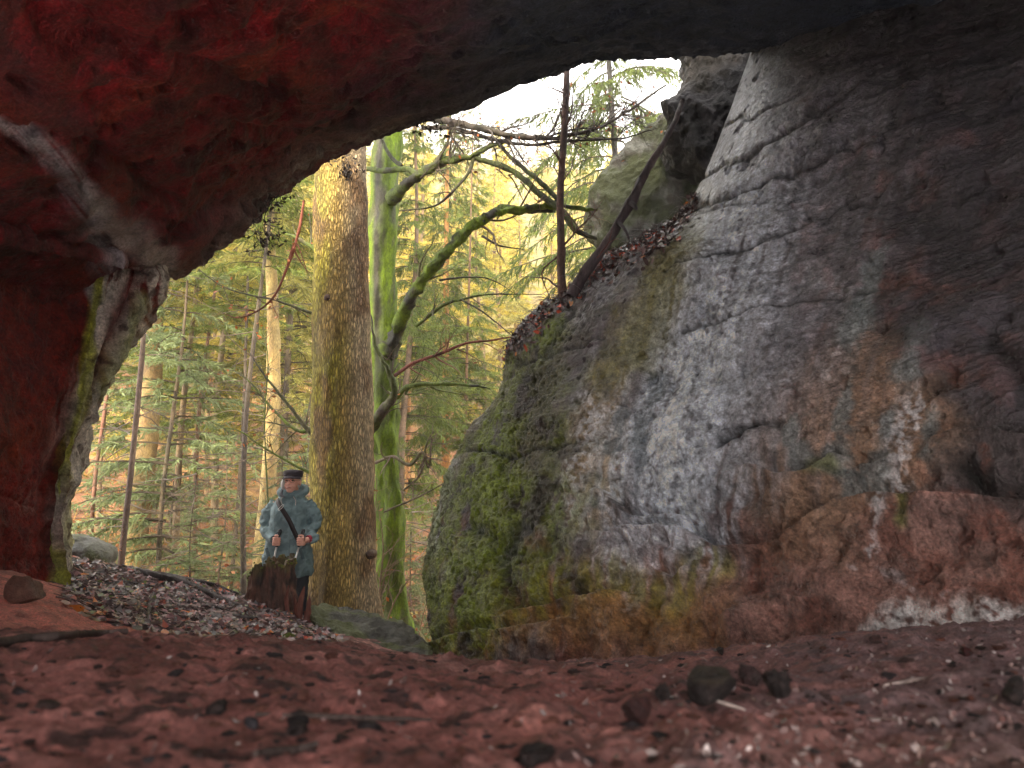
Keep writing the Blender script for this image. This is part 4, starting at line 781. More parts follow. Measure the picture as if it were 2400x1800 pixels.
bare('dead_bough', 'twisted grey dead bough jutting from the beech toward the boulder', 'branch', [([(880, 1085, 8), (920, 1070, 7.8), (960, 1090, 7.7), (990, 1060, 7.6), (1005, 1095, 7.6), (1012, 1025, 7.6)], [.02, .018, .018, .016, .014, .008]), ([(945, 1150, 8), (985, 1110, 7.8), (1000, 1040, 7.7), (1018, 1010, 7.7)], [.012, .012, .01, .004]), ([(900, 1200, 8), (990, 1160, 7.8), (1060, 1120, 7.8)], [.012, .01, .004])], (.17, .12, .10), 7, .45, 1, .2)
# bare brush filling the wood floor between the trunks
for i, (px, Y, h, wh) in enumerate([(230, 9.5, 1.6, 'just right of the small grey boulder by the pillar'), (310, 10.5, 1.4, 'in front of the thick ochre trunk'), (345, 9.6, 1.2, 'low on the mound edge left of the dark sapling'), (400, 9.9, 1.5, 'at the foot of the slender brown spruce'),
    (470, 10.5, 1.6, 'on the mound edge midway between pillar and stump'), (520, 9.6, 1.3, 'left of the stump behind the leaf mound'), (555, 12, 2, 'beside the foot of the pale yellowish spruce trunk'), (660, 10.5, 2, 'behind the shoulder of the person'), (940, 11, 1.8, 'right of the beech foot'), (985, 10, 1.5, 'against the lower left flank of the big boulder'),
    (1010, 13, 2.2, 'higher up between the beech and the big boulder'), (440, 13, 2.4, 'deeper in the wood left of the pale trunk'), (340, 14, 2.6, 'deep in the wood right of the thick ochre trunk'), (505, 15, 2.6, 'farthest back, below the bushy yellow green spruce')]):
    x = (px-1200)/1600*Y; z = float(gz(x, Y)); O = np.array([x, Y, z]); t = thing('bare_shrub', 'leafless twiggy shrub '+wh, 'shrub', O, 'bare shrubs on the wood floor'); b = MB()
    for k in range(5):
        d = np.array([RNG.normal()*.35, RNG.normal()*.35, 1.]); p = [np.zeros(3)]
        for j in range(5): d = d+rv(.16); p.append(p[-1]+d/np.linalg.norm(d)*h*RNG.uniform(.8, 1.2)/5)
        c = np.array([(.30, .16, .10), (.24, .18, .09), (.20, .20, .08)][RNG.integers(3)]); rr = [.010, .006, .002]; V, F = tube(p, rr, 5, sub=12); b.add(V, F, c); sprout(b, p, rr, 1, 7, .5*h/1.5, c)
    b.build('twigs', M['twig'], t)
    tv = b.arrays()[0]; lb = MB()
    for q in RNG.integers(0, len(tv), 60): V, F = leafquad(tv[q], RNG.uniform(.04, .08), RNG.uniform(.03, .05)); lb.add(V, F, np.array([(.55, .24, .10), (.5, .36, .08), (.45, .14, .06)][RNG.integers(3)])*RNG.uniform(.6, 1.3))
    lb.build('dead_leaves', M['litter'], t, smooth=False)
# hanging dark ivy and root tufts under the roof edge
for px, py, n, lab in [(620, 565, 26, 'dark tuft of dead fern hanging below the roof edge, lowest one'), (640, 480, 18, 'dark ragged tuft hanging from the roof edge left of the thick trunk'), (1000, 300, 22, 'small dark tuft under the roof edge above the beech'), (812, 405, 22, 'dark tuft clinging to the top of the thick trunk')]:
    O = P(px, py-25, 6.0 if px != 812 else 6.85); t = thing('moss_tuft', lab, 'plant', O); b = MB()
    for k in range(n):
        d = np.array([RNG.normal()*.6, RNG.normal()*.6, -1]); p = [rv(.05)]
        for j in range(3): d = d+rv(.4); p.append(p[-1]+d/np.linalg.norm(d)*.045)
        V, F = tube(p, [.004, .002], 3, sub=5); b.add(V, F, (.03, .02, .02))
        for j in range(3): V, F = leafquad(p[-1]+rv(.015), .05, .025); b.add(V, F, (.035, .025, .02))
    b.build('fronds', M['twig'], t, smooth=False)
    if py < 570 and px == 620: V, F = tube(PA([(620, 540, 6), (622, 500, 6), (640, 470, 6), (655, 455, 6)])-O, [.004, .005, .005, .004], 5); mk('stalk', V, F, M['twig'], t, np.zeros(V.shape)+.03)

# low undergrowth of fern, bramble and seedlings on both slopes of the ravine
def undergrowth():
    g = np.random.default_rng(77); T = []; C = []
    for k in range(5200):
        y = 9.3+26*g.uniform()**1.4; x = g.uniform(-.78, .16)*y; z = float(gz(x, y)) if y < 10.5 else None; T.append((x, y, z)); 
    xy = np.array([(a, b) for a, b, c in T]); zz = gz(xy[:, 0], xy[:, 1]); V = []; CC = []; pal = np.array([(.36, .15, .05), (.42, .26, .07), (.16, .20, .04), (.10, .13, .035), (.24, .10, .05), (.30, .26, .14)])
    for (x, y), z in zip(xy, zz):
        n = g.integers(8, 18); h = g.uniform(.12, .55); d = g.normal(size=(n, 3))*[.6, .6, .5]+[0, 0, .7]; d /= np.linalg.norm(d, axis=1)[:, None]; L = h*g.uniform(.4, 1.2, (n, 1)); b = np.array([x, y, z])+g.normal(size=(n, 3))*[.08, .08, .0]; w = np.cross(d, g.normal(size=(n, 3))); w /= np.linalg.norm(w, axis=1)[:, None]; w *= g.uniform(.006, .022, (n, 1))
        m = b+d*L*.55; V.append(np.stack([b-w*.3, m+w, b+d*L+[0, 0, -.06]], 1)); c = pal[g.choice(6, p=[.26, .2, .2, .12, .14, .08])]; CC.append(np.repeat((c*g.uniform(.6, 1.4, (n, 1)))[:, None], 3, 1))
    V = np.concatenate(V).reshape(-1, 3); CC = np.concatenate(CC).reshape(-1, 3); o = mk('undergrowth', V, np.arange(len(V)).reshape(-1, 3), M['leaf'], None, CC, smooth=False); tag(o, 'russet and green undergrowth covering the slopes of the ravine', 'undergrowth', kind='stuff')
undergrowth()
# ================================================================== things on the ground
from mathutils.bvhtree import BVHTree
from mathutils import Vector
def bvh_of(o):
    me = o.data; return BVHTree.FromPolygons([v.co[:] for v in me.vertices], [p.vertices[:] for p in me.polygons])
FLOOR = bvh_of(bpy.data.objects['cave_floor']); BOUL = bvh_of(bpy.data.objects['boulder'])
def hit(px, py, b=None):
    d = Vector(P(px, py, 1.0)).normalized(); r = (b or FLOOR).ray_cast(Vector((0, 0, 0)), d); return (None, None) if r[0] is None else (np.array(r[0]), np.array(r[1]))
def ground(x, y):
    r = FLOOR.ray_cast(Vector((x, y, 5)), Vector((0, 0, -1)))
    return float(r[0][2]) if r[0] is not None else float(gz(x, y))
def flatleaf(p, n, L, W, curl, g, lift=.004):
    n = n/np.linalg.norm(n); n = n if n[2] > -.2 else -n; n = n+g.normal(size=3)*.22; n /= np.linalg.norm(n); a = np.cross(n, g.normal(size=3)); a /= np.linalg.norm(a); b = np.cross(n, a); p = p+n*lift
    c = curl*L; V = np.array([p-a*L/2+n*c, p-a*L*.2+b*W/2+n*c*.2, p-a*L*.2-b*W/2+n*c*.3, p-a*L*.15, p+a*L*.22+b*W*.42, p+a*L*.22-b*W*.42, p+a*L*.2, p+a*L/2+n*c*.8])
    return V, np.array([[0, 1, 3], [0, 3, 2], [1, 4, 6], [1, 6, 3], [3, 6, 5], [3, 5, 2], [4, 7, 6], [6, 7, 5]])
def litter():
    g = np.random.default_rng(21); B = MB(); n = 0
    pal = [((.13, .09, .09), 30), ((.06, .045, .05), 22), ((.24, .13, .13), 26), ((.36, .20, .21), 12), ((.42, .13, .09), 6), ((.55, .16, .03), 2.2), ((.5, .09, .06), 1.5), ((.14, .17, .04), 3)]
    w_ = np.array([q[1] for q in pal], float); w_ /= w_.sum()
    while n < 5200:
        px, py = g.uniform(150, 860), g.uniform(1300, 1535); p, nn = hit(px, py)
        if p is None or p[1] < 3.7 or p[1] > 9: continue
        m = float(stroke(np.array([px]), np.array([py]), [(180, 1360), (330, 1400), (450, 1430), (560, 1455), (720, 1480)], [60, 80, 100, 90, 80], .45)[0])
        if g.uniform() > m**1.5: continue
        c = np.array(pal[g.choice(len(pal), p=w_)][0])*g.uniform(.7, 1.35); V, F = flatleaf(p, nn, g.uniform(.03, .12)*g.uniform(.6, 1.1), g.uniform(.02, .06), g.uniform(-.05, .15), g, g.uniform(.001, .008)); B.add(V, F, c); n += 1
    o = B.build('leaf_litter', M['litter'], smooth=False); tag(o, 'wet grey and pink dead leaves covering the root mound', 'leaf litter', kind='stuff')
    # twigs mixed in
    B = MB()
    for k in range(1100):
        px, py = g.uniform(160, 760), g.uniform(1315, 1500); p, nn = hit(px, py)
        if p is None or p[1] < 4 or p[1] > 7: continue
        a = g.uniform(0, 6.28); L = g.uniform(.06, .30); q = [p+np.array([math.cos(a), math.sin(a)*.9, 0])*L*s for s in (-.5, 0, .5)]
        q = [np.array([v[0]+g.normal()*.01, v[1], ground(v[0], v[1])+.008]) for v in q]; V, F = tube(q, [g.uniform(.002, .006), .003, .0015], 4, sub=7); B.add(V, F, np.array((.08, .055, .05))*g.uniform(.5, 2.2))
    o = B.build('twig_litter', M['twig']); tag(o, 'small fallen twigs lying among the wet leaves', 'twigs', kind='stuff')
    # leaves on the boulder's sloping shoulder
    B = MB(); n = 0; tries = 0
    line = np.array([(1080, 930), (1140, 850), (1215, 780), (1300, 700), (1400, 620), (1500, 570), (1560, 530), (1600, 480), (1618, 455)], float)
    while n < 1100 and tries < 20000:
        tries += 1; t = g.uniform(0, 1)**.75*(len(line)-1); i = min(int(t), len(line)-2); q = line[i]+(line[i+1]-line[i])*(t-i); px, py = q+np.array([g.normal()*12, abs(g.normal())*22-4]); p, nn = hit(px, py, BOUL)
        if p is None: continue
        if nn@p > 0: nn = -nn
        c = np.array([(.05, .03, .03), (.10, .05, .045), (.45, .07, .03), (.17, .10, .10), (.5, .16, .03)][g.choice(5, p=[.44, .27, .11, .14, .04])])*g.uniform(.6, 1.4)
        V, F = flatleaf(p, nn, g.uniform(.03, .09), g.uniform(.02, .05), g.uniform(0, .5), g, g.uniform(.004, .03)); B.add(V, F, c); n += 1
    for k in range(420):
        t = g.uniform(0, len(line)-1.01); i = int(t); q = line[i]+(line[i+1]-line[i])*(t-i); px, py = q+np.array([g.normal()*10, abs(g.normal())*16-6]); p, nn = hit(px, py, BOUL)
        if p is None: continue
        if nn@p > 0: nn = -nn
        d = nn*.4+g.normal(size=3)*.5+np.array([-.3, 0, -.5]); d /= np.linalg.norm(d); L = g.uniform(.06, .28); e = p+d*L; mid = (p+e)/2+np.array([-.02, -.02, .03]); V, F = tube([p, mid, e], [.004, .003, .001], 3, sub=6); B.add(V, F, np.array((.06, .04, .045))*g.uniform(.6, 2))
    o = B.build('leaf_litter', M['litter'], smooth=False); tag(o, 'dark rotting leaves with red ones on the sloping shoulder of the big boulder', 'leaf litter', kind='stuff')
    # chips and crumbs on the sand in the cave
    B = MB(); B2 = MB()
    for k in range(2300):
        px = g.uniform(-60, 2460); py = 1475+330*g.uniform()**1.0
        wgt = .07+.9*float(sst(900, 2000, np.array(px))); 
        if g.uniform() > wgt: continue
        p, nn = hit(px, py)
        if p is None or p[1] > 4.4: continue
        L = g.uniform(.004, .013)*(1.0+.35*p[1]); W = L*g.uniform(.2, .6); c = np.array([(.30, .20, .19), (.20, .10, .09), (.46, .38, .37), (.09, .05, .045)][g.choice(4, p=[.30, .34, .12, .24])])*g.uniform(.6, 1.25)
        V, F = flatleaf(p, nn, L, W, g.uniform(0, .3), g, .003); B.add(V, F, c)
    o = B.build('leaf_litter', M['litter'], smooth=False); tag(o, 'pale leaf and wood chips scattered on the red sand of the cave floor', 'leaf litter', kind='stuff')
    for k in range(420):
        px = g.uniform(-60, 2460); py = 1480+320*g.uniform(); p, nn = hit(px, py)
        if p is None or p[1] > 5: continue
        s = g.uniform(.002, .008)*(.6+.45*p[1])*(2.0 if g.uniform() < .06 else 1); v = g.normal(size=(8, 3)); v /= np.linalg.norm(v, axis=1)[:, None]
        V, F = blob(s, g.integers(1000), 5, 7, .7, 1.6); V = V*[g.uniform(.7, 1.8), g.uniform(.6, 1.2), .5]+p; B2.add(V, F, np.array([(.05, .025, .022), (.14, .05, .035), (.03, .022, .025)][g.integers(3)])*g.uniform(.6, 1.5))
    o = B2.build('gravel', M['floor']); tag(o, 'dark crumbs of stone and bark on the red sand', 'gravel', kind='stuff')
def blob(r, seed, nv=14, nu=20, amp=.35, fs=1.2):
    th = np.linspace(0, math.pi, nv); ph = np.arange(nu)*2*math.pi/nu; T, PH = np.meshgrid(th, ph, indexing='ij'); D = np.stack([np.sin(T)*np.cos(PH), np.sin(T)*np.sin(PH), np.cos(T)], -1)
    k = 1+amp*fbm(D*fs+seed*1.37, 3)
    V = (D*k[..., None]*r).reshape(-1, 3); return V, gridF(nv, nu, True)[:, [0, 3, 2, 1]]
litter()
# ---- stones on the sand
def stone(px, py, w_, h_, label, seed, c=(.022, .015, .015), c2=(.055, .036, .034), moss=0, cat='stone', facets=.5):
    p, nn = hit(px, py); Y = p[1]; W = w_/1600*Y*1.03/2; Hh = h_/1600*Y*1.03/2
    V, F = blob(1, seed, 11, 15, .5, 1.5); V = V*np.array([W, W*.85, Hh]); 
    # chisel a few flat faces
    g = np.random.default_rng(seed)
    for k in range(15):
        n = g.normal(size=3)*[1, 1, .8]; n /= np.linalg.norm(n); lim = g.uniform(.5, .8)*np.max(V@n); dd = V@n; V = V-np.maximum(dd-lim, 0)[:, None]*n*facets*1.9
    V = V+W*.03*np.stack([fbm(V/W*4+k, 3) for k in range(3)], 1)
    zc = Hh*.72; C = np.zeros(V.shape)+c; C = mixc(C, c2, sst(-.1, .3, fbm(V/W*3+seed, 3)))
    if moss: C = mixc(C, (.12, .09, .04), moss*sst(.2, .9, V[:, 2]/Hh+.5*fbm(V/W*3, 3)))
    o = mk('stone', V, F, M['rock'], None, C, smooth=False); o.location = (p[0], p[1]+W*.4, p[2]+zc); return tag(o, label, cat)
stone(1668, 1652, 176, 92, 'largest dark stone with a mossy brown top on the sand in front of the boulder', 4, moss=.45)
stone(1828, 1645, 76, 72, 'blocky dark stone just right of the largest stone', 9)
stone(1768, 1608, 66, 48, 'low reddish stone behind the largest and the blocky stone', 12, (.07, .035, .035))
stone(1560, 1652, 50, 42, 'small dark stone just left of the largest stone', 17)
stone(1500, 1705, 84, 66, 'dark pointed maroon stone nearest the camera left of the largest stone', 23, (.045, .016, .016), (.09, .025, .022))
stone(2268, 1540, 42, 26, 'small red stone on the grey sand at the far right', 31, (.10, .02, .02))
stone(2395, 1650, 90, 60, 'dark stone cut off by the right side of the picture', 33)
stone(2060, 1512, 34, 22, 'little reddish stone near the foot of the boulder', 37, (.09, .04, .035))
stone(1690, 1535, 30, 18, 'tiny dark pebble at the crest of the sand', 41)
stone(1240, 1800, 120, 40, 'black stone peeping up at the lower edge of the picture', 43)
stone(590, 1712, 46, 30, 'small bluish black pebble on the near red sand', 47, (.03, .03, .04), (.08, .07, .08))
stone(500, 1675, 84, 30, 'flat dark clod on the near red sand', 53)
stone(690, 1735, 60, 34, 'black lump of earth right of the bluish pebble', 59)
stone(30, 1415, 110, 60, 'brownish rounded stone on the pink sand at the left edge', 61, (.16, .07, .05), (.22, .11, .08))
# ---- sticks
def stick(name, pts, r, label, col=(.06, .04, .035), lift=.012, cat='stick', sides=8):
    Q = []
    for (px, py) in pts:
        for k in range(12):
            p, n = hit(px, py+4*k)
            if p is not None and p[1] < 7.2: break
        if p is not None and (name != 'tree_root' or p[1] > 3.7): Q.append(p+np.array([0, 0, lift]))
    Q = np.array(Q); O = Q[0].copy(); V, F = tube(Q-O, r, sides, sub=len(Q)*9); V = V+.25*max(r)*np.stack([fbm(V*20+k, 2) for k in range(3)], 1)
    o = mk(name, V, F, M['wood'], None, barkcols(V, col, np.array(col)*1.7, seed=len(label), sc=9)); o.location = O; return tag(o, label, cat)
stick('fallen_stick', [(-40, 1522), (60, 1506), (140, 1498), (220, 1492), (298, 1487)], [.011, .012, .010, .009, .007], 'dark crooked stick lying on the red sand at the left', lift=.008)
stick('fallen_stick', [(600, 1680), (760, 1684), (900, 1690), (1010, 1692)], [.003, .004, .004, .002], 'thin dark twig stretched across the near red sand', lift=.003)
stick('fallen_stick', [(600, 1775), (680, 1768), (745, 1752)], [.004, .006, .003], 'short thick twig near the lower edge of the picture', lift=.004)
stick('fallen_stick', [(2070, 1612), (2140, 1600), (2230, 1588)], [.003, .004, .002], 'pale splinter of wood on the grey sand at the right', (.32, .25, .23), .004)
stick('fallen_stick', [(1660, 1640), (1700, 1655), (1745, 1668)], [.002, .003, .002], 'pale splinter lying in front of the largest stone', (.40, .33, .30), .003)
stick('fallen_stick', [(1960, 1700), (2060, 1690), (2150, 1702)], [.002, .003, .002], 'thin brown twig on the grey sand at the lower right', (.14, .09, .08), .003)
for pts, r, lab in [([(285, 1324), (347, 1348), (420, 1366), (488, 1395), (530, 1412), (590, 1432)], [.010, .030, .034, .028, .02, .008], 'thickest dark root crossing the top of the leaf mound'),
                    ([(330, 1338), (390, 1342), (467, 1358), (510, 1372), (560, 1386)], [.008, .02, .022, .016, .006], 'dark root along the crest of the mound behind the thickest root'),
                    ([(360, 1392), (352, 1415), (348, 1440), (345, 1460)], [.012, .018, .014, .006], 'short root running down the mound below the crest'),
                    ([(505, 1450), (540, 1445), (575, 1452), (610, 1450)], [.006, .02, .022, .006], 'stubby root lying in the leaves left of the stump'),
                    ([(200, 1362), (240, 1372), (290, 1366), (335, 1372), (380, 1380)], [.006, .012, .014, .012, .005], 'thin root near the pillar side of the mound'),
                    ([(292, 1378), (300, 1398), (325, 1420), (330, 1448), (352, 1470)], [.008, .014, .016, .012, .004], 'forked root curling down toward the red sand'),
                    ([(420, 1380), (450, 1402), (500, 1422), (548, 1436)], [.005, .012, .012, .004], 'slim root between the crest and the stump'),
                    ([(650, 1425), (680, 1455), (715, 1480), (745, 1500)], [.006, .012, .012, .005], 'mossy root sliding down from the stump toward the flat slab')]:
    o = stick('tree_root', pts, r, lab, (.045, .035, .035) if 'mossy' not in lab else (.10, .12, .03), lift=max(r)*.35, cat='root'); o['group'] = 'roots on the leaf mound'
# ---- rotten stump
def stump():
    O = P(634, 1432, 6.0); O[2] = ground(O[0], O[1])-.03; t = thing('tree_stump', 'rotten jagged dark stump with moss on its rim in front of the person', 'stump', O)
    nv, nu = 90, 140; th = np.arange(nu)*2*math.pi/nu; D = np.stack([np.cos(th), np.sin(th), 0*th], 1)
    top = .405+.07*noise(D*2.2+3)+.035*noise(D*6+8)+.02*np.abs(noise(D*11)); top = top-.15*sst(.3, 1.0, -D[:, 0])
    s = np.linspace(0, 1, nv)[:, None]; flare = 1+.32*np.exp(-s*4)+.10*np.cos(th*5)[None]*np.exp(-s*3); 
    Z = s*top[None]; r = .205*flare*(1-.10*s)
    G = np.stack([D[None, :, 0]*r, D[None, :, 1]*r*.9, Z], -1); fl = ridged(G*[11, 11, 2.2]+4, 4); G[..., :2] *= (1+.22*(fl-.7))[..., None]
    inn = np.linspace(0, 1, 26)[:, None]; ri = (r[-1]*.80)[None]*(1-.7*inn**2); zi = top[None]*(1-.55*inn)+.02*noise(np.stack([D[None, :, 0]*7+inn*3, D[None, :, 1]*7+0*inn, inn*5+0*th[None]], -1)); I = np.stack([D[None, :, 0]*ri, D[None, :, 1]*ri*.9, zi], -1)
    G = np.concatenate([G, I], 0); C = np.zeros(G.shape)+[.085, .042, .032]; C = mixc(C, (.03, .018, .016), sst(.0, .4, fbm(G*[14, 14, 3], 3))); C = mixc(C, (.17, .075, .05), .8*sst(.05, .4, fbm(G*[9, 9, 3]+20, 3)))
    C = mixc(C, (.13, .14, .04), sst(.30, .42, G[..., 2]+.12*fbm(G*9+2, 3))*.4)
    mk('stump_wood', G, gridF(G.shape[0], nu, True)[:, ::-1], M['wood'], t, C)
    for k, (sp, h, r0) in enumerate([([(700, 1452), (702, 1425), (708, 1400), (715, 1374)], .0, .028), ([(716, 1462), (722, 1438), (724, 1412), (727, 1396)], 0, .022), ([(690, 1448), (692, 1420), (690, 1395)], 0, .02), ([(706, 1468), (716, 1450), (712, 1430)], 0, .018), ([(676, 1445), (672, 1405), (676, 1370)], 0, .022)]):
        A = PA([(a, b_, 5.75+.01*k) for a, b_ in sp])-O; V, F = tube(A, [r0, r0*1.1, r0*.8, .003] if len(sp) == 4 else [r0, r0*.8, .003], 8, sub=26); m = V.mean(0); V = V*[1, .5, 1]+[0, m[1]*.5, 0]; V = V+.012*np.stack([fbm(V*[16, 16, 6]+q, 3) for q in range(3)], 1)
        mk('splinter', V, F, M['wood'], t, barkcols(V, (.17, .06, .045), (.08, .035, .03), sc=9))
    b = MB(); g = np.random.default_rng(3)
    for k in range(110):
        a = g.uniform(0, 6.28); i = int(a/6.2832*nu) % nu; q = G[nv-1-g.integers(0, 9), i]+g.normal(size=3)*.006; V, F = blob(g.uniform(.006, .014), k, 4, 6); b.add(V+q, F, np.array([(.15, .18, .03), (.20, .17, .06), (.09, .08, .03)][g.integers(3)])*g.uniform(.7, 1.3))
    b.build('moss', M['hill'], t)
stump()
# ================================================================== the person
FX, FY = P(675, 1400, 6.75)[0], 6.75
PZ = float(P(675, 1098, 6.75)[2])-1.68
def fusion(mb, voxel, smooth=4):
    """union of the collected closed pieces as ONE continuous skin"""
    V, T, C = mb.arrays(); o = mk('tmp', V, T); m = o.modifiers.new('r', 'REMESH'); m.mode = 'VOXEL'; m.voxel_size = voxel
    s = o.modifiers.new('s', 'SMOOTH'); s.factor = .5; s.iterations = smooth
    dg = bpy.context.evaluated_depsgraph_get(); e = o.evaluated_get(dg).to_mesh(); n = len(e.vertices); W = np.zeros(n*3, dtype=np.float32); e.vertices.foreach_get('co', W)
    e.calc_loop_triangles(); F = np.zeros(len(e.loop_triangles)*3, dtype=np.int32); e.loop_triangles.foreach_get('vertices', F); W = W.reshape(-1, 3).astype(float); F = F.reshape(-1, 3).copy()
    nr = np.zeros(n*3, dtype=np.float32); e.vertex_normals.foreach_get('vector', nr); nr = nr.reshape(-1, 3).astype(float)
    o.evaluated_get(dg).to_mesh_clear(); me = o.data; bpy.data.objects.remove(o); bpy.data.meshes.remove(me); return W, F, nr
def loft(secs, n=40, sub=None, sq=2.3):
    """secs: (cx, cy, cz, rx, ry) rings with vertical axis, squarish ellipses"""
    A = catmull(np.array(secs, float), sub or len(secs)*6); th = np.arange(n)*2*math.pi/n; c, s = np.cos(th), np.sin(th); e = 2/sq
    cx = np.sign(c)*np.abs(c)**e; sy = np.sign(s)*np.abs(s)**e; V = np.stack([A[:, 0, None]+A[:, 3, None]*cx, A[:, 1, None]+A[:, 4, None]*sy, np.repeat(A[:, 2, None], n, 1)], -1); m = len(A)
    F = gridF(m, n, True); T = np.concatenate([F[:, [0, 1, 2]], F[:, [0, 2, 3]]]); V = np.concatenate([V.reshape(-1, 3), [A[0, :3]], [A[-1, :3]]]); a = m*n; i = np.arange(n); j = (i+1) % n
    if A[0, 2] > A[-1, 2]: T = T[:, ::-1]; caps = np.concatenate([np.stack([i*0+a, i, j], 1), np.stack([i*0+a+1, (m-1)*n+j, (m-1)*n+i], 1)])
    else: caps = np.concatenate([np.stack([i*0+a, j, i], 1), np.stack([i*0+a+1, (m-1)*n+i, (m-1)*n+j], 1)])
    return V, np.concatenate([T, caps])
def ell(c, r, n=24):
    V, F = blob(1, 0, n, n*2, 0); V = V*r+np.array(c); return V, F
def smat(name, col, rough=.7, bump=.2, bs=60, cv=.12, cs=20, **k): return surf_mat(name, base=col, rough=rough, bump=bump, bscale=bs, bdist=.002, cvar=cv, cscale=cs, **k)
M['skin'] = smat('skin', (.75, .38, .29), .5, .15); M['coat'] = surf_mat('coat_cloth', rough=.72, bump=.5, bscale=40, bdist=.003, fine=250, cvar=.12, cscale=12, rvar=.05)
M['trouser'] = smat('trouser_cloth', (.035, .038, .05)); M['boot'] = smat('boot_leather', (.04, .03, .03)); M['cap'] = smat('cap_cloth', (.055, .045, .055), .85, .5, 90, .2); M['hair'] = surf_mat('hair', base=(.55, .52, .50), rough=.6, bump=.8, bscale=60, bdist=.003, stretch=(1, 1, .15))
M['strap'] = smat('strap_webbing', (.028, .018, .02), .6); M['steel'] = smat('steel', (.75, .72, .70), .4, .05); M['steel'].node_tree.nodes['Principled BSDF'].inputs['Metallic'].default_value = .7
M['rubber'] = smat('rubber', (.02, .02, .024), .6); M['redcloth'] = smat('red_cuff', (.35, .02, .05), .8); M['lining'] = smat('hood_lining', (.10, .10, .115), .9); M['eye'] = smat('eye', (.10, .08, .07), .2, 0); M['lip'] = smat('lip', (.33, .12, .10), .5, .05); M['cord'] = smat('cord', (.5, .42, .38), .8, .3, 200, .5, 160)
person = thing('person', 'person in teal hooded coat and dark cap holding two trekking poles by the thick trunk', 'person', (FX, FY, PZ))
hands = [(-.028, -.285, 1.005, -1), (.182, -.285, 1.005, 1)]
elb = [(-.235, .0, 1.12), (.225, .0, 1.14)]; sh = [(-.150, .0, 1.335), (.132, .0, 1.345)]
def hand_parts(mb, hx, hy, hz_, s):
    # palm beside the pole (outer side), fingers wrap over the front, thumb over the top from the palm's side
    V, F = ell((hx+s*.026, hy+.018, hz_), (.020, .030, .043), 14); mb.add(V, F)
    V, F = tube([(hx+s*.060, hy+.075, hz_+.012), (hx+s*.040, hy+.045, hz_+.006), (hx+s*.028, hy+.02, hz_)], [.026, .025, .026], 14, sub=8); mb.add(V, F)
    for k, (dz, L) in enumerate([(.031, 1.0), (.0105, 1.06), (-.010, 1.0), (-.029, .86)]):
        z = hz_+dz; pts = [(hx+s*.034, hy+.006, z), (hx+s*.034, hy-.020, z+.001), (hx+s*.014, hy-.035*L, z), (hx-s*.012*L, hy-.031*L, z-.001), (hx-s*.024*L, hy-.010, z-.002), (hx-s*.012, hy+.006, z-.003)]
        V, F = tube(pts, [.0100, .0102, .0095, .0088, .0080, .0068], 10, sub=24); mb.add(V, F)
    V, F = tube([(hx+s*.030, hy+.020, hz_+.018), (hx+s*.026, hy-.004, hz_+.046), (hx+s*.006, hy-.024, hz_+.056), (hx-s*.014, hy-.028, hz_+.050)], [.0135, .0118, .0105, .0080], 10, sub=20); mb.add(V, F)
b = MB()
HC = np.array([.0, -.03, 1.555])
b.add(*ell(HC+[0, .012, .018], (.074, .094, .092))); b.add(*ell(HC+[0, -.022, -.040], (.060, .066, .068))); b.add(*ell(HC+[0, -.050, -.086], (.034, .034, .024))); b.add(*ell(HC+[.030, -.052, -.040], (.026, .028, .030))); b.add(*ell(HC+[-.030, -.052, -.040], (.026, .028, .030)))
b.add(*tube([HC+[0, -.082, .018], HC+[0, -.100, -.010], HC+[0, -.106, -.028]], [.008, .011, .014], 10)); b.add(*ell(HC+[0, -.076, .030], (.052, .020, .012))); b.add(*ell(HC+[0, -.083, -.058], (.024, .013, .012)))
for s in (-1, 1): b.add(*ell(HC+[s*.076, .01, -.012], (.010, .020, .032)))
b.add(*loft([(0, .01, 1.34, .062, .060), (0, 0, 1.44, .055, .056), (0, -.01, 1.50, .054, .056)], 24)); b.add(*loft([(0, .0, .78, .15, .12), (0, 0, .95, .165, .13), (0, 0, 1.15, .155, .13), (0, .0, 1.30, .16, .11), (0, 0, 1.40, .08, .07)], 30))
for i, s in enumerate((-1, 1)):
    hx, hy, hz_, _ = hands[i]; b.add(*tube([sh[i], (elb[i][0]*.97, .0, 1.23), elb[i], (elb[i][0]*.80+hx*.2, -.10, 1.065), (hx+s*.085, hy+.11, hz_+.022), (hx+s*.048, hy+.055, hz_+.012)], [.046, .036, .032, .026, .024], 16, sub=30)); hand_parts(b, hx, hy, hz_, s)
    b.add(*tube([(s*.085+.02, .0, .85), (s*.095+.02, -.01, .47), (s*.10+.02, .02, .09)], [.085, .055, .038], 16, sub=24)); b.add(*tube([(s*.10+.02, .03, .05), (s*.11+.02, -.13, .035)], [.04, .035], 12))
W, F, nr = fusion(b, .0042, 2)
# shallow eye sockets and the line of the mouth
for ex in (-.030, .030): dd = np.linalg.norm((W-(HC+[ex, -.088, .008]))*[1, .6, 1.2], axis=1); W = W-nr*(.007*np.exp(-(dd/.015)**2))[:, None]
body = mk('body', W, F, M['skin'], person)
for s in (-1, 1):
    V, F = ell(HC+[s*.030, -.076, .008], (.012, .010, .008), 10); mk('eye', V, F, M['eye'], person)
V, F = tube([HC+[-.022, -.090, -.063], HC+[0, -.0975, -.058], HC+[.022, -.090, -.063]], [.002, .0045, .002], 8, sub=12); mk('lips', V, F, M['lip'], person)
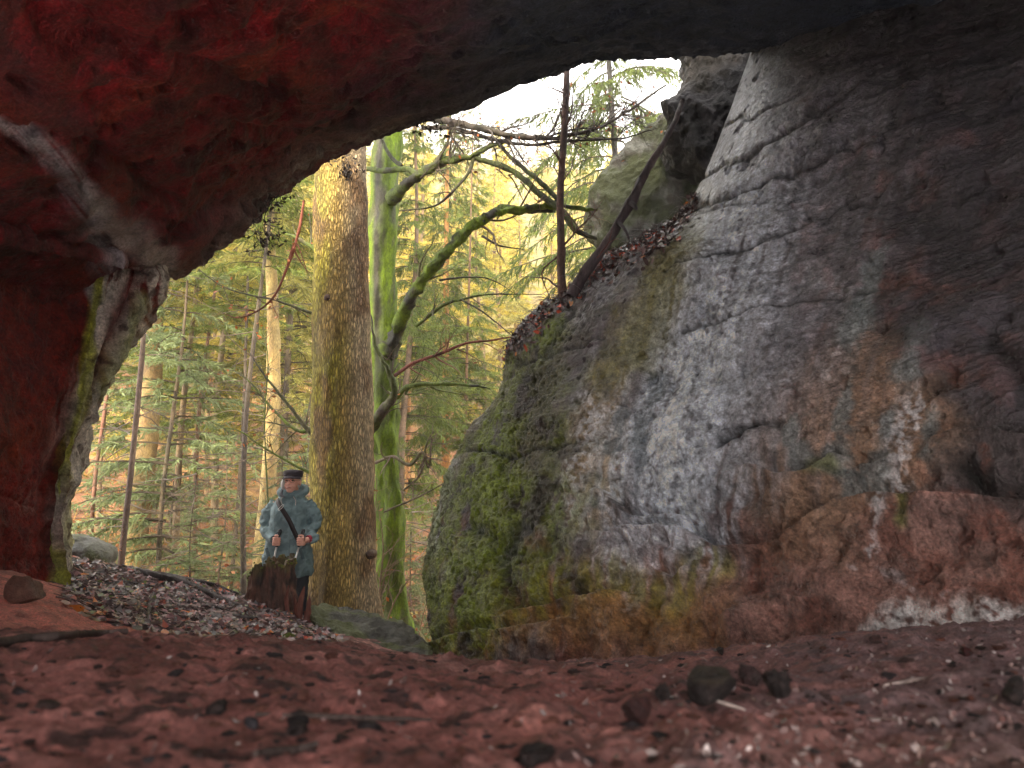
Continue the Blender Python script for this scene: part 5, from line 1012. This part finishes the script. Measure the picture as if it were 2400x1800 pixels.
# glasses
g = MB()
for s in (-1, 1):
    c = HC+[s*.031, -.104, .006]; th = np.linspace(0, 2*math.pi, 17); g.add(*tube([c+np.array([.024*math.cos(a), .004*abs(math.cos(a)), .016*math.sin(a)]) for a in th], [.0015]*17, 5, sub=40)); g.add(*tube([c+[s*.024, .004, .004], c+[s*.044, .05, .006], HC+[s*.078, .01, .01]], [.0015, .0015, .0015], 5))
g.add(*tube([HC+[-.008, -.106, .008], HC+[0, -.110, .012], HC+[.008, -.106, .008]], [.0015]*3, 5)); g.build('glasses', M['rubber'], person)
# hair: a grey white bob showing under the cap
b = MB(); b.add(*ell(HC+[0, .030, .012], (.082, .085, .080))); b.add(*ell(HC+[-.072, -.024, -.024], (.024, .048, .056))); b.add(*ell(HC+[.062, .020, .0], (.016, .035, .035))); b.add(*ell(HC+[0, .05, -.03], (.07, .055, .06)))
W, F, nr = fusion(b, .006, 3); W = W+nr*(.006*noise(W*[60, 60, 12]))[:, None]; k = (W[:, 1] < HC[1]-.060) & (np.abs(W[:, 0]) < .05); mk('hair', W, F, M['hair'], person)
# cap
b = MB(); b.add(*loft([(0, -.005, HC[2]+.040, .088, .100), (0, -.005, HC[2]+.062, .091, .104), (0, -.003, HC[2]+.080, .092, .104), (0, .0, HC[2]+.092, .094, .106), (0, 0, HC[2]+.106, .080, .088), (0, 0, HC[2]+.113, .040, .045)], 48, 40, 2.1))
W, F, nr = fusion(b, .006, 3); W = W+nr*(.003*np.sin((W[:, 2]-HC[2])*330)*sst(.10, .08, W[:, 2]-HC[2])+.004*noise(W*26))[:, None]; cap = mk('cap', W, F, M['cap'], person)
nv, nu = 8, 30; a = np.linspace(-1.15, 1.15, nu); rr = np.linspace(0, 1, nv)[:, None]; vx = np.sin(a)*(.088+.012*rr); vy = -np.cos(a)*(.098+.036*rr*np.cos(a)**.7)-.005; vz = HC[2]+.056-.016*rr-.012*(1-np.cos(a))[None]-.008*rr**2; top = np.stack([vx+0*rr, vy, vz], -1); bot = top-[0, 0, .006]
G = np.concatenate([top, bot[::-1], top[:1]], 0); mk('visor', G, gridF(G.shape[0], nu), M['cap'], cap)
# coat
b = MB(); b.add(*loft([(-.015, .0, .655, .232, .165), (-.015, 0, .70, .236, .168), (-.015, -.005, .85, .228, .170), (-.012, -.008, 1.0, .205, .170), (-.010, -.010, 1.15, .190, .172), (-.008, -.008, 1.27, .180, .160), (-.006, 0, 1.35, .165, .130), (-.004, .005, 1.41, .115, .105), (0, .0, 1.455, .088, .088), (0, -.005, 1.475, .080, .080)], 60, 70, 2.5))
for i, s in enumerate((-1, 1)):
    hx, hy, hz_, _ = hands[i]; b.add(*tube([sh[i], (elb[i][0]*.97, .0, 1.23), elb[i], (elb[i][0]*.80+hx*.2, -.10, 1.065), (hx+s*.085, hy+.11, hz_+.022), (hx+s*.048, hy+.055, hz_+.012)], [.074, .068, .062, .056, .049, .044], 24, sub=50))
# hood lying on the shoulders
th = np.linspace(0, 2*math.pi, 25)[:-1]; ring = [np.array([.118*math.sin(a), -.105*math.cos(a)*(1 if math.cos(a) > 0 else .95)+.01, 1.405+.055*(1-math.cos(a))*.75+.01*math.sin(a)**2]) for a in th]; rads = [.020+.026*(1-math.cos(a))/2+.004*abs(math.sin(a)) for a in th]
b.add(*tube(ring+[ring[0]], rads+[rads[0]], 14, sub=90)); b.add(*ell((0, .105, 1.44), (.10, .06, .06)))
W, F, nr = fusion(b, .0075, 3)
fold = ridged(np.stack([W[:, 0]*7+W[:, 2]*5, W[:, 1]*6, W[:, 2]*9-W[:, 0]*5], -1), 3)-.62; arm = sst(.15, .21, np.abs(W[:, 0]+.01)); 
W = W+nr*(fold*(.007+.020*arm)+.005*fbm(W*9, 3))[:, None]
for q in (-.002, .038): W = W-nr*(.006*np.exp(-((W[:, 0]-.045+q*.0-(.0 if q < 0 else .05))/.004)**2)*(W[:, 1] < -.1)*(arm < .5))[:, None]
C = np.zeros(W.shape)+np.array([.20, .285, .305]); C = mixc(C, (.11, .17, .185), sst(-.1, .4, fbm(W*5, 3))*.6); seam = np.exp(-((W[:, 0]-.045)/.003)**2)*(W[:, 1] < -.1)*(arm < .5)+np.exp(-((W[:, 0]+.09+.1*(W[:, 2]-1))/.0025)**2)*(W[:, 1] < -.1)*.7*(W[:, 2] < 1.35)+np.exp(-((W[:, 2]-.69)/.0025)**2)*.6; C = C*(1-.6*np.clip(seam, 0, 1))[:, None]; C = mixc(C, (.07, .115, .13), sst(-.05, -.3, fold)*.5)  # dark seams; shade of the fold hollows painted into the cloth colour
coat = mk('coat', W, F, M['coat'], person, C); CB = BVHTree.FromPolygons([tuple(v) for v in W], [tuple(int(i) for i in f) for f in F])
def on_coat(x, z, off=.004):
    r = CB.ray_cast(Vector((x, -1, z)), Vector((0, 1, 0))); return np.array([x, r[0][1]-off, z]) if r[0] is not None else np.array([x, -.15, z])
def ribbon(name, path, width, mat, parent, thick=.004, off=.004):
    Q = catmull(np.array([on_coat(x, z, off) for x, z in catmull(np.array(path, float), 30)]), 60); Q[:, 1] = np.convolve(np.pad(Q[:, 1], 3, 'edge'), np.ones(7)/7, 'valid'); T = np.gradient(Q, axis=0); T /= np.linalg.norm(T, axis=1)[:, None]; S = np.cross(T, [0, -1, 0]); S /= np.linalg.norm(S, axis=1)[:, None]
    n = np.array([0, -1, 0]); G = np.stack([Q+S*width/2, Q+S*width/2+n*thick, Q-S*width/2+n*thick, Q-S*width/2], 1); o = mk(name, G, gridF(len(Q), 4, True), mat, parent, cols=np.zeros(G.shape)+[.085, .13, .145], smooth=False); return o
for s, lab in ((-1, 0), (1, 1)):
    x0 = -.16 if s < 0 else .13; ribbon('pocket_flap', [(x0-.02*s*-1, .93), (x0+.022*s*-1, .83)] if s < 0 else [(x0+.01, .93), (x0+.04, .83)], .03, M['coat'], coat, .006, .003)
b = MB(); cuffs = []
for i, s in enumerate((-1, 1)):
    hx, hy, hz_, _ = hands[i]; V, F = tube([(hx+s*.066, hy+.08, hz_+.015), (hx+s*.052, hy+.062, hz_+.011)], [.040, .039], 20, sub=4); mk('cuff', V, F, M['redcloth'], coat)
    V, F = tube([on_coat(s*.055-.01, 1.41, .006), on_coat(s*.070+.0, 1.37, .006), on_coat(s*.075+(.03 if s < 0 else 0), 1.33, .006)], [.0032]*3, 6, sub=14); mk('drawstring', V, F, M['cord'], coat)
# dark lining that shows inside the hood
V, F = tube([HC+[-.092, .0, -.085], HC+[-.082, -.06, -.125], HC+[-.04, -.095, -.150]], [.010, .018, .008], 8, sub=16); mk('lining', V, F, M['lining'], coat)
# trousers and boots
b = MB(); b.add(*loft([(.02, 0, .93, .16, .12), (.02, 0, .80, .165, .12), (.02, 0, .74, .15, .11)], 30))
for s in (-1, 1): b.add(*tube([(s*.085+.02, 0, .84), (s*.095+.02, -.01, .47), (s*.10+.02, .015, .10)], [.097, .073, .060], 20, sub=24))
W, F, nr = fusion(b, .009, 3); W = W+nr*(.01*(ridged(W*[8, 8, 12], 2)-.6))[:, None]; mk('trousers', W, F, M['trouser'], person)
for s in (-1, 1):
    b = MB(); b.add(*tube([(s*.10+.02, .02, .16), (s*.10+.02, .025, .06)], [.058, .056], 18)); b.add(*tube([(s*.10+.02, .04, .05), (s*.108+.02, -.06, .045), (s*.115+.02, -.16, .038)], [.052, .050, .040], 18)); W, F, nr = fusion(b, .008, 2); W[:, 2] = np.maximum(W[:, 2], 0); mk('boot', W, F, M['boot'], person)
# strap of the shoulder bag, a thing of its own
sb = thing('shoulder_bag', 'dark shoulder bag strap slung across the teal coat', 'bag', (FX, FY, PZ+1.0)); hold = MB()
o = ribbon('strap', [(-.118, 1.385), (-.08, 1.335), (-.02, 1.27), (.04, 1.185), (.085, 1.09), (.125, 1.00)], .042, M['strap'], sb, .005, .006); o.location = (0, 0, -1.0)
q = on_coat(-.048, 1.305, .015); V, F = tube([q+[-.030, 0, -.012], q+[.012, 0, .030], q+[.022, 0, .020], q+[-.018, 0, -.022], q+[-.030, 0, -.012]], [.0025]*5, 6, sub=20); o = mk('buckle', V-[0, 0, 1.0], F, M['steel'], sb)
# poles
for i, (lab, topd, bot) in enumerate([('trekking pole in the hand nearer the middle of the stump', (.0, .0), (-.03, -.20)), ('trekking pole in the hand beside the thick trunk', (.0, 0), (-.13, -.12))]):
    hx, hy, hz_, s = hands[i]; bx, by = hx+bot[0], hy+bot[1]; gz_ = ground(FX+bx, FY+by)-PZ-.02; T = np.array([bx-hx, by-hy, gz_-hz_]); L = np.linalg.norm(T); T /= L; c = np.array([hx, hy, hz_]); pt = lambda d: c+T*d
    t = thing('trekking_pole', lab, 'trekking pole', (FX, FY, PZ), 'trekking poles held by the person')
    V, F = tube([pt(-.115), pt(-.105), pt(-.085), pt(-.05), pt(0), pt(.045), pt(.055)], [.008, .017, .019, .013, .0125, .0125, .009], 14, sub=30); mk('grip', V, F, M['rubber'], t)
    V, F = tube([pt(.05), pt(L*.5), pt(L-.04)], [.0085, .0080, .0060], 12, sub=12); shf = mk('shaft', V, F, M['steel'], t)
    for d in (.36, .62):
        if d < L-.1: V, F = tube([pt(d-.025), pt(d+.025)], [.0105, .0105], 12, sub=3); mk('clamp', V, F, M['rubber'] if d > .5 else M['redcloth'], shf)
    V, F = tube([pt(L-.06), pt(L)], [.006, .003], 8, sub=3); mk('tip', V, F, M['rubber'], t)
    V, F = tube([pt(-.10)+[.0, -.01, 0], pt(-.06)+[s*.03, -.035, 0], pt(.0)+[s*.045, -.02, .01], pt(-.03)+[s*.02, .02, 0]], [.004, .003, .003, .003], 6, sub=18); mk('wrist_loop', V, F, M['rubber'], t)
# ================================================================== the air in the ravine
def haze():
    x0, x1, y0, y1, z0, z1 = -180, 180, -12, 145, -9, 75
    V = np.array([(x, y, z) for x in (x0, x1) for y in (y0, y1) for z in (z0, z1)], float); F = [(0, 1, 3, 2), (4, 6, 7, 5), (0, 4, 5, 1), (2, 3, 7, 6), (0, 2, 6, 4), (1, 5, 7, 3)]
    m = bpy.data.materials.new('haze'); m.use_nodes = True; nt = m.node_tree; nt.nodes.clear(); o_ = nt.nodes.new('ShaderNodeOutputMaterial'); v = nt.nodes.new('ShaderNodeVolumePrincipled')
    v.inputs['Color'].default_value = (1, .97, .90, 1); v.inputs['Density'].default_value = HAZE; v.inputs['Anisotropy'].default_value = 0; nt.links.new(v.outputs[0], o_.inputs['Volume'])
    o = mk('haze', V, F, m, smooth=False); o['kind'] = 'stuff'
haze(); SC.cycles.volume_bounces = 0
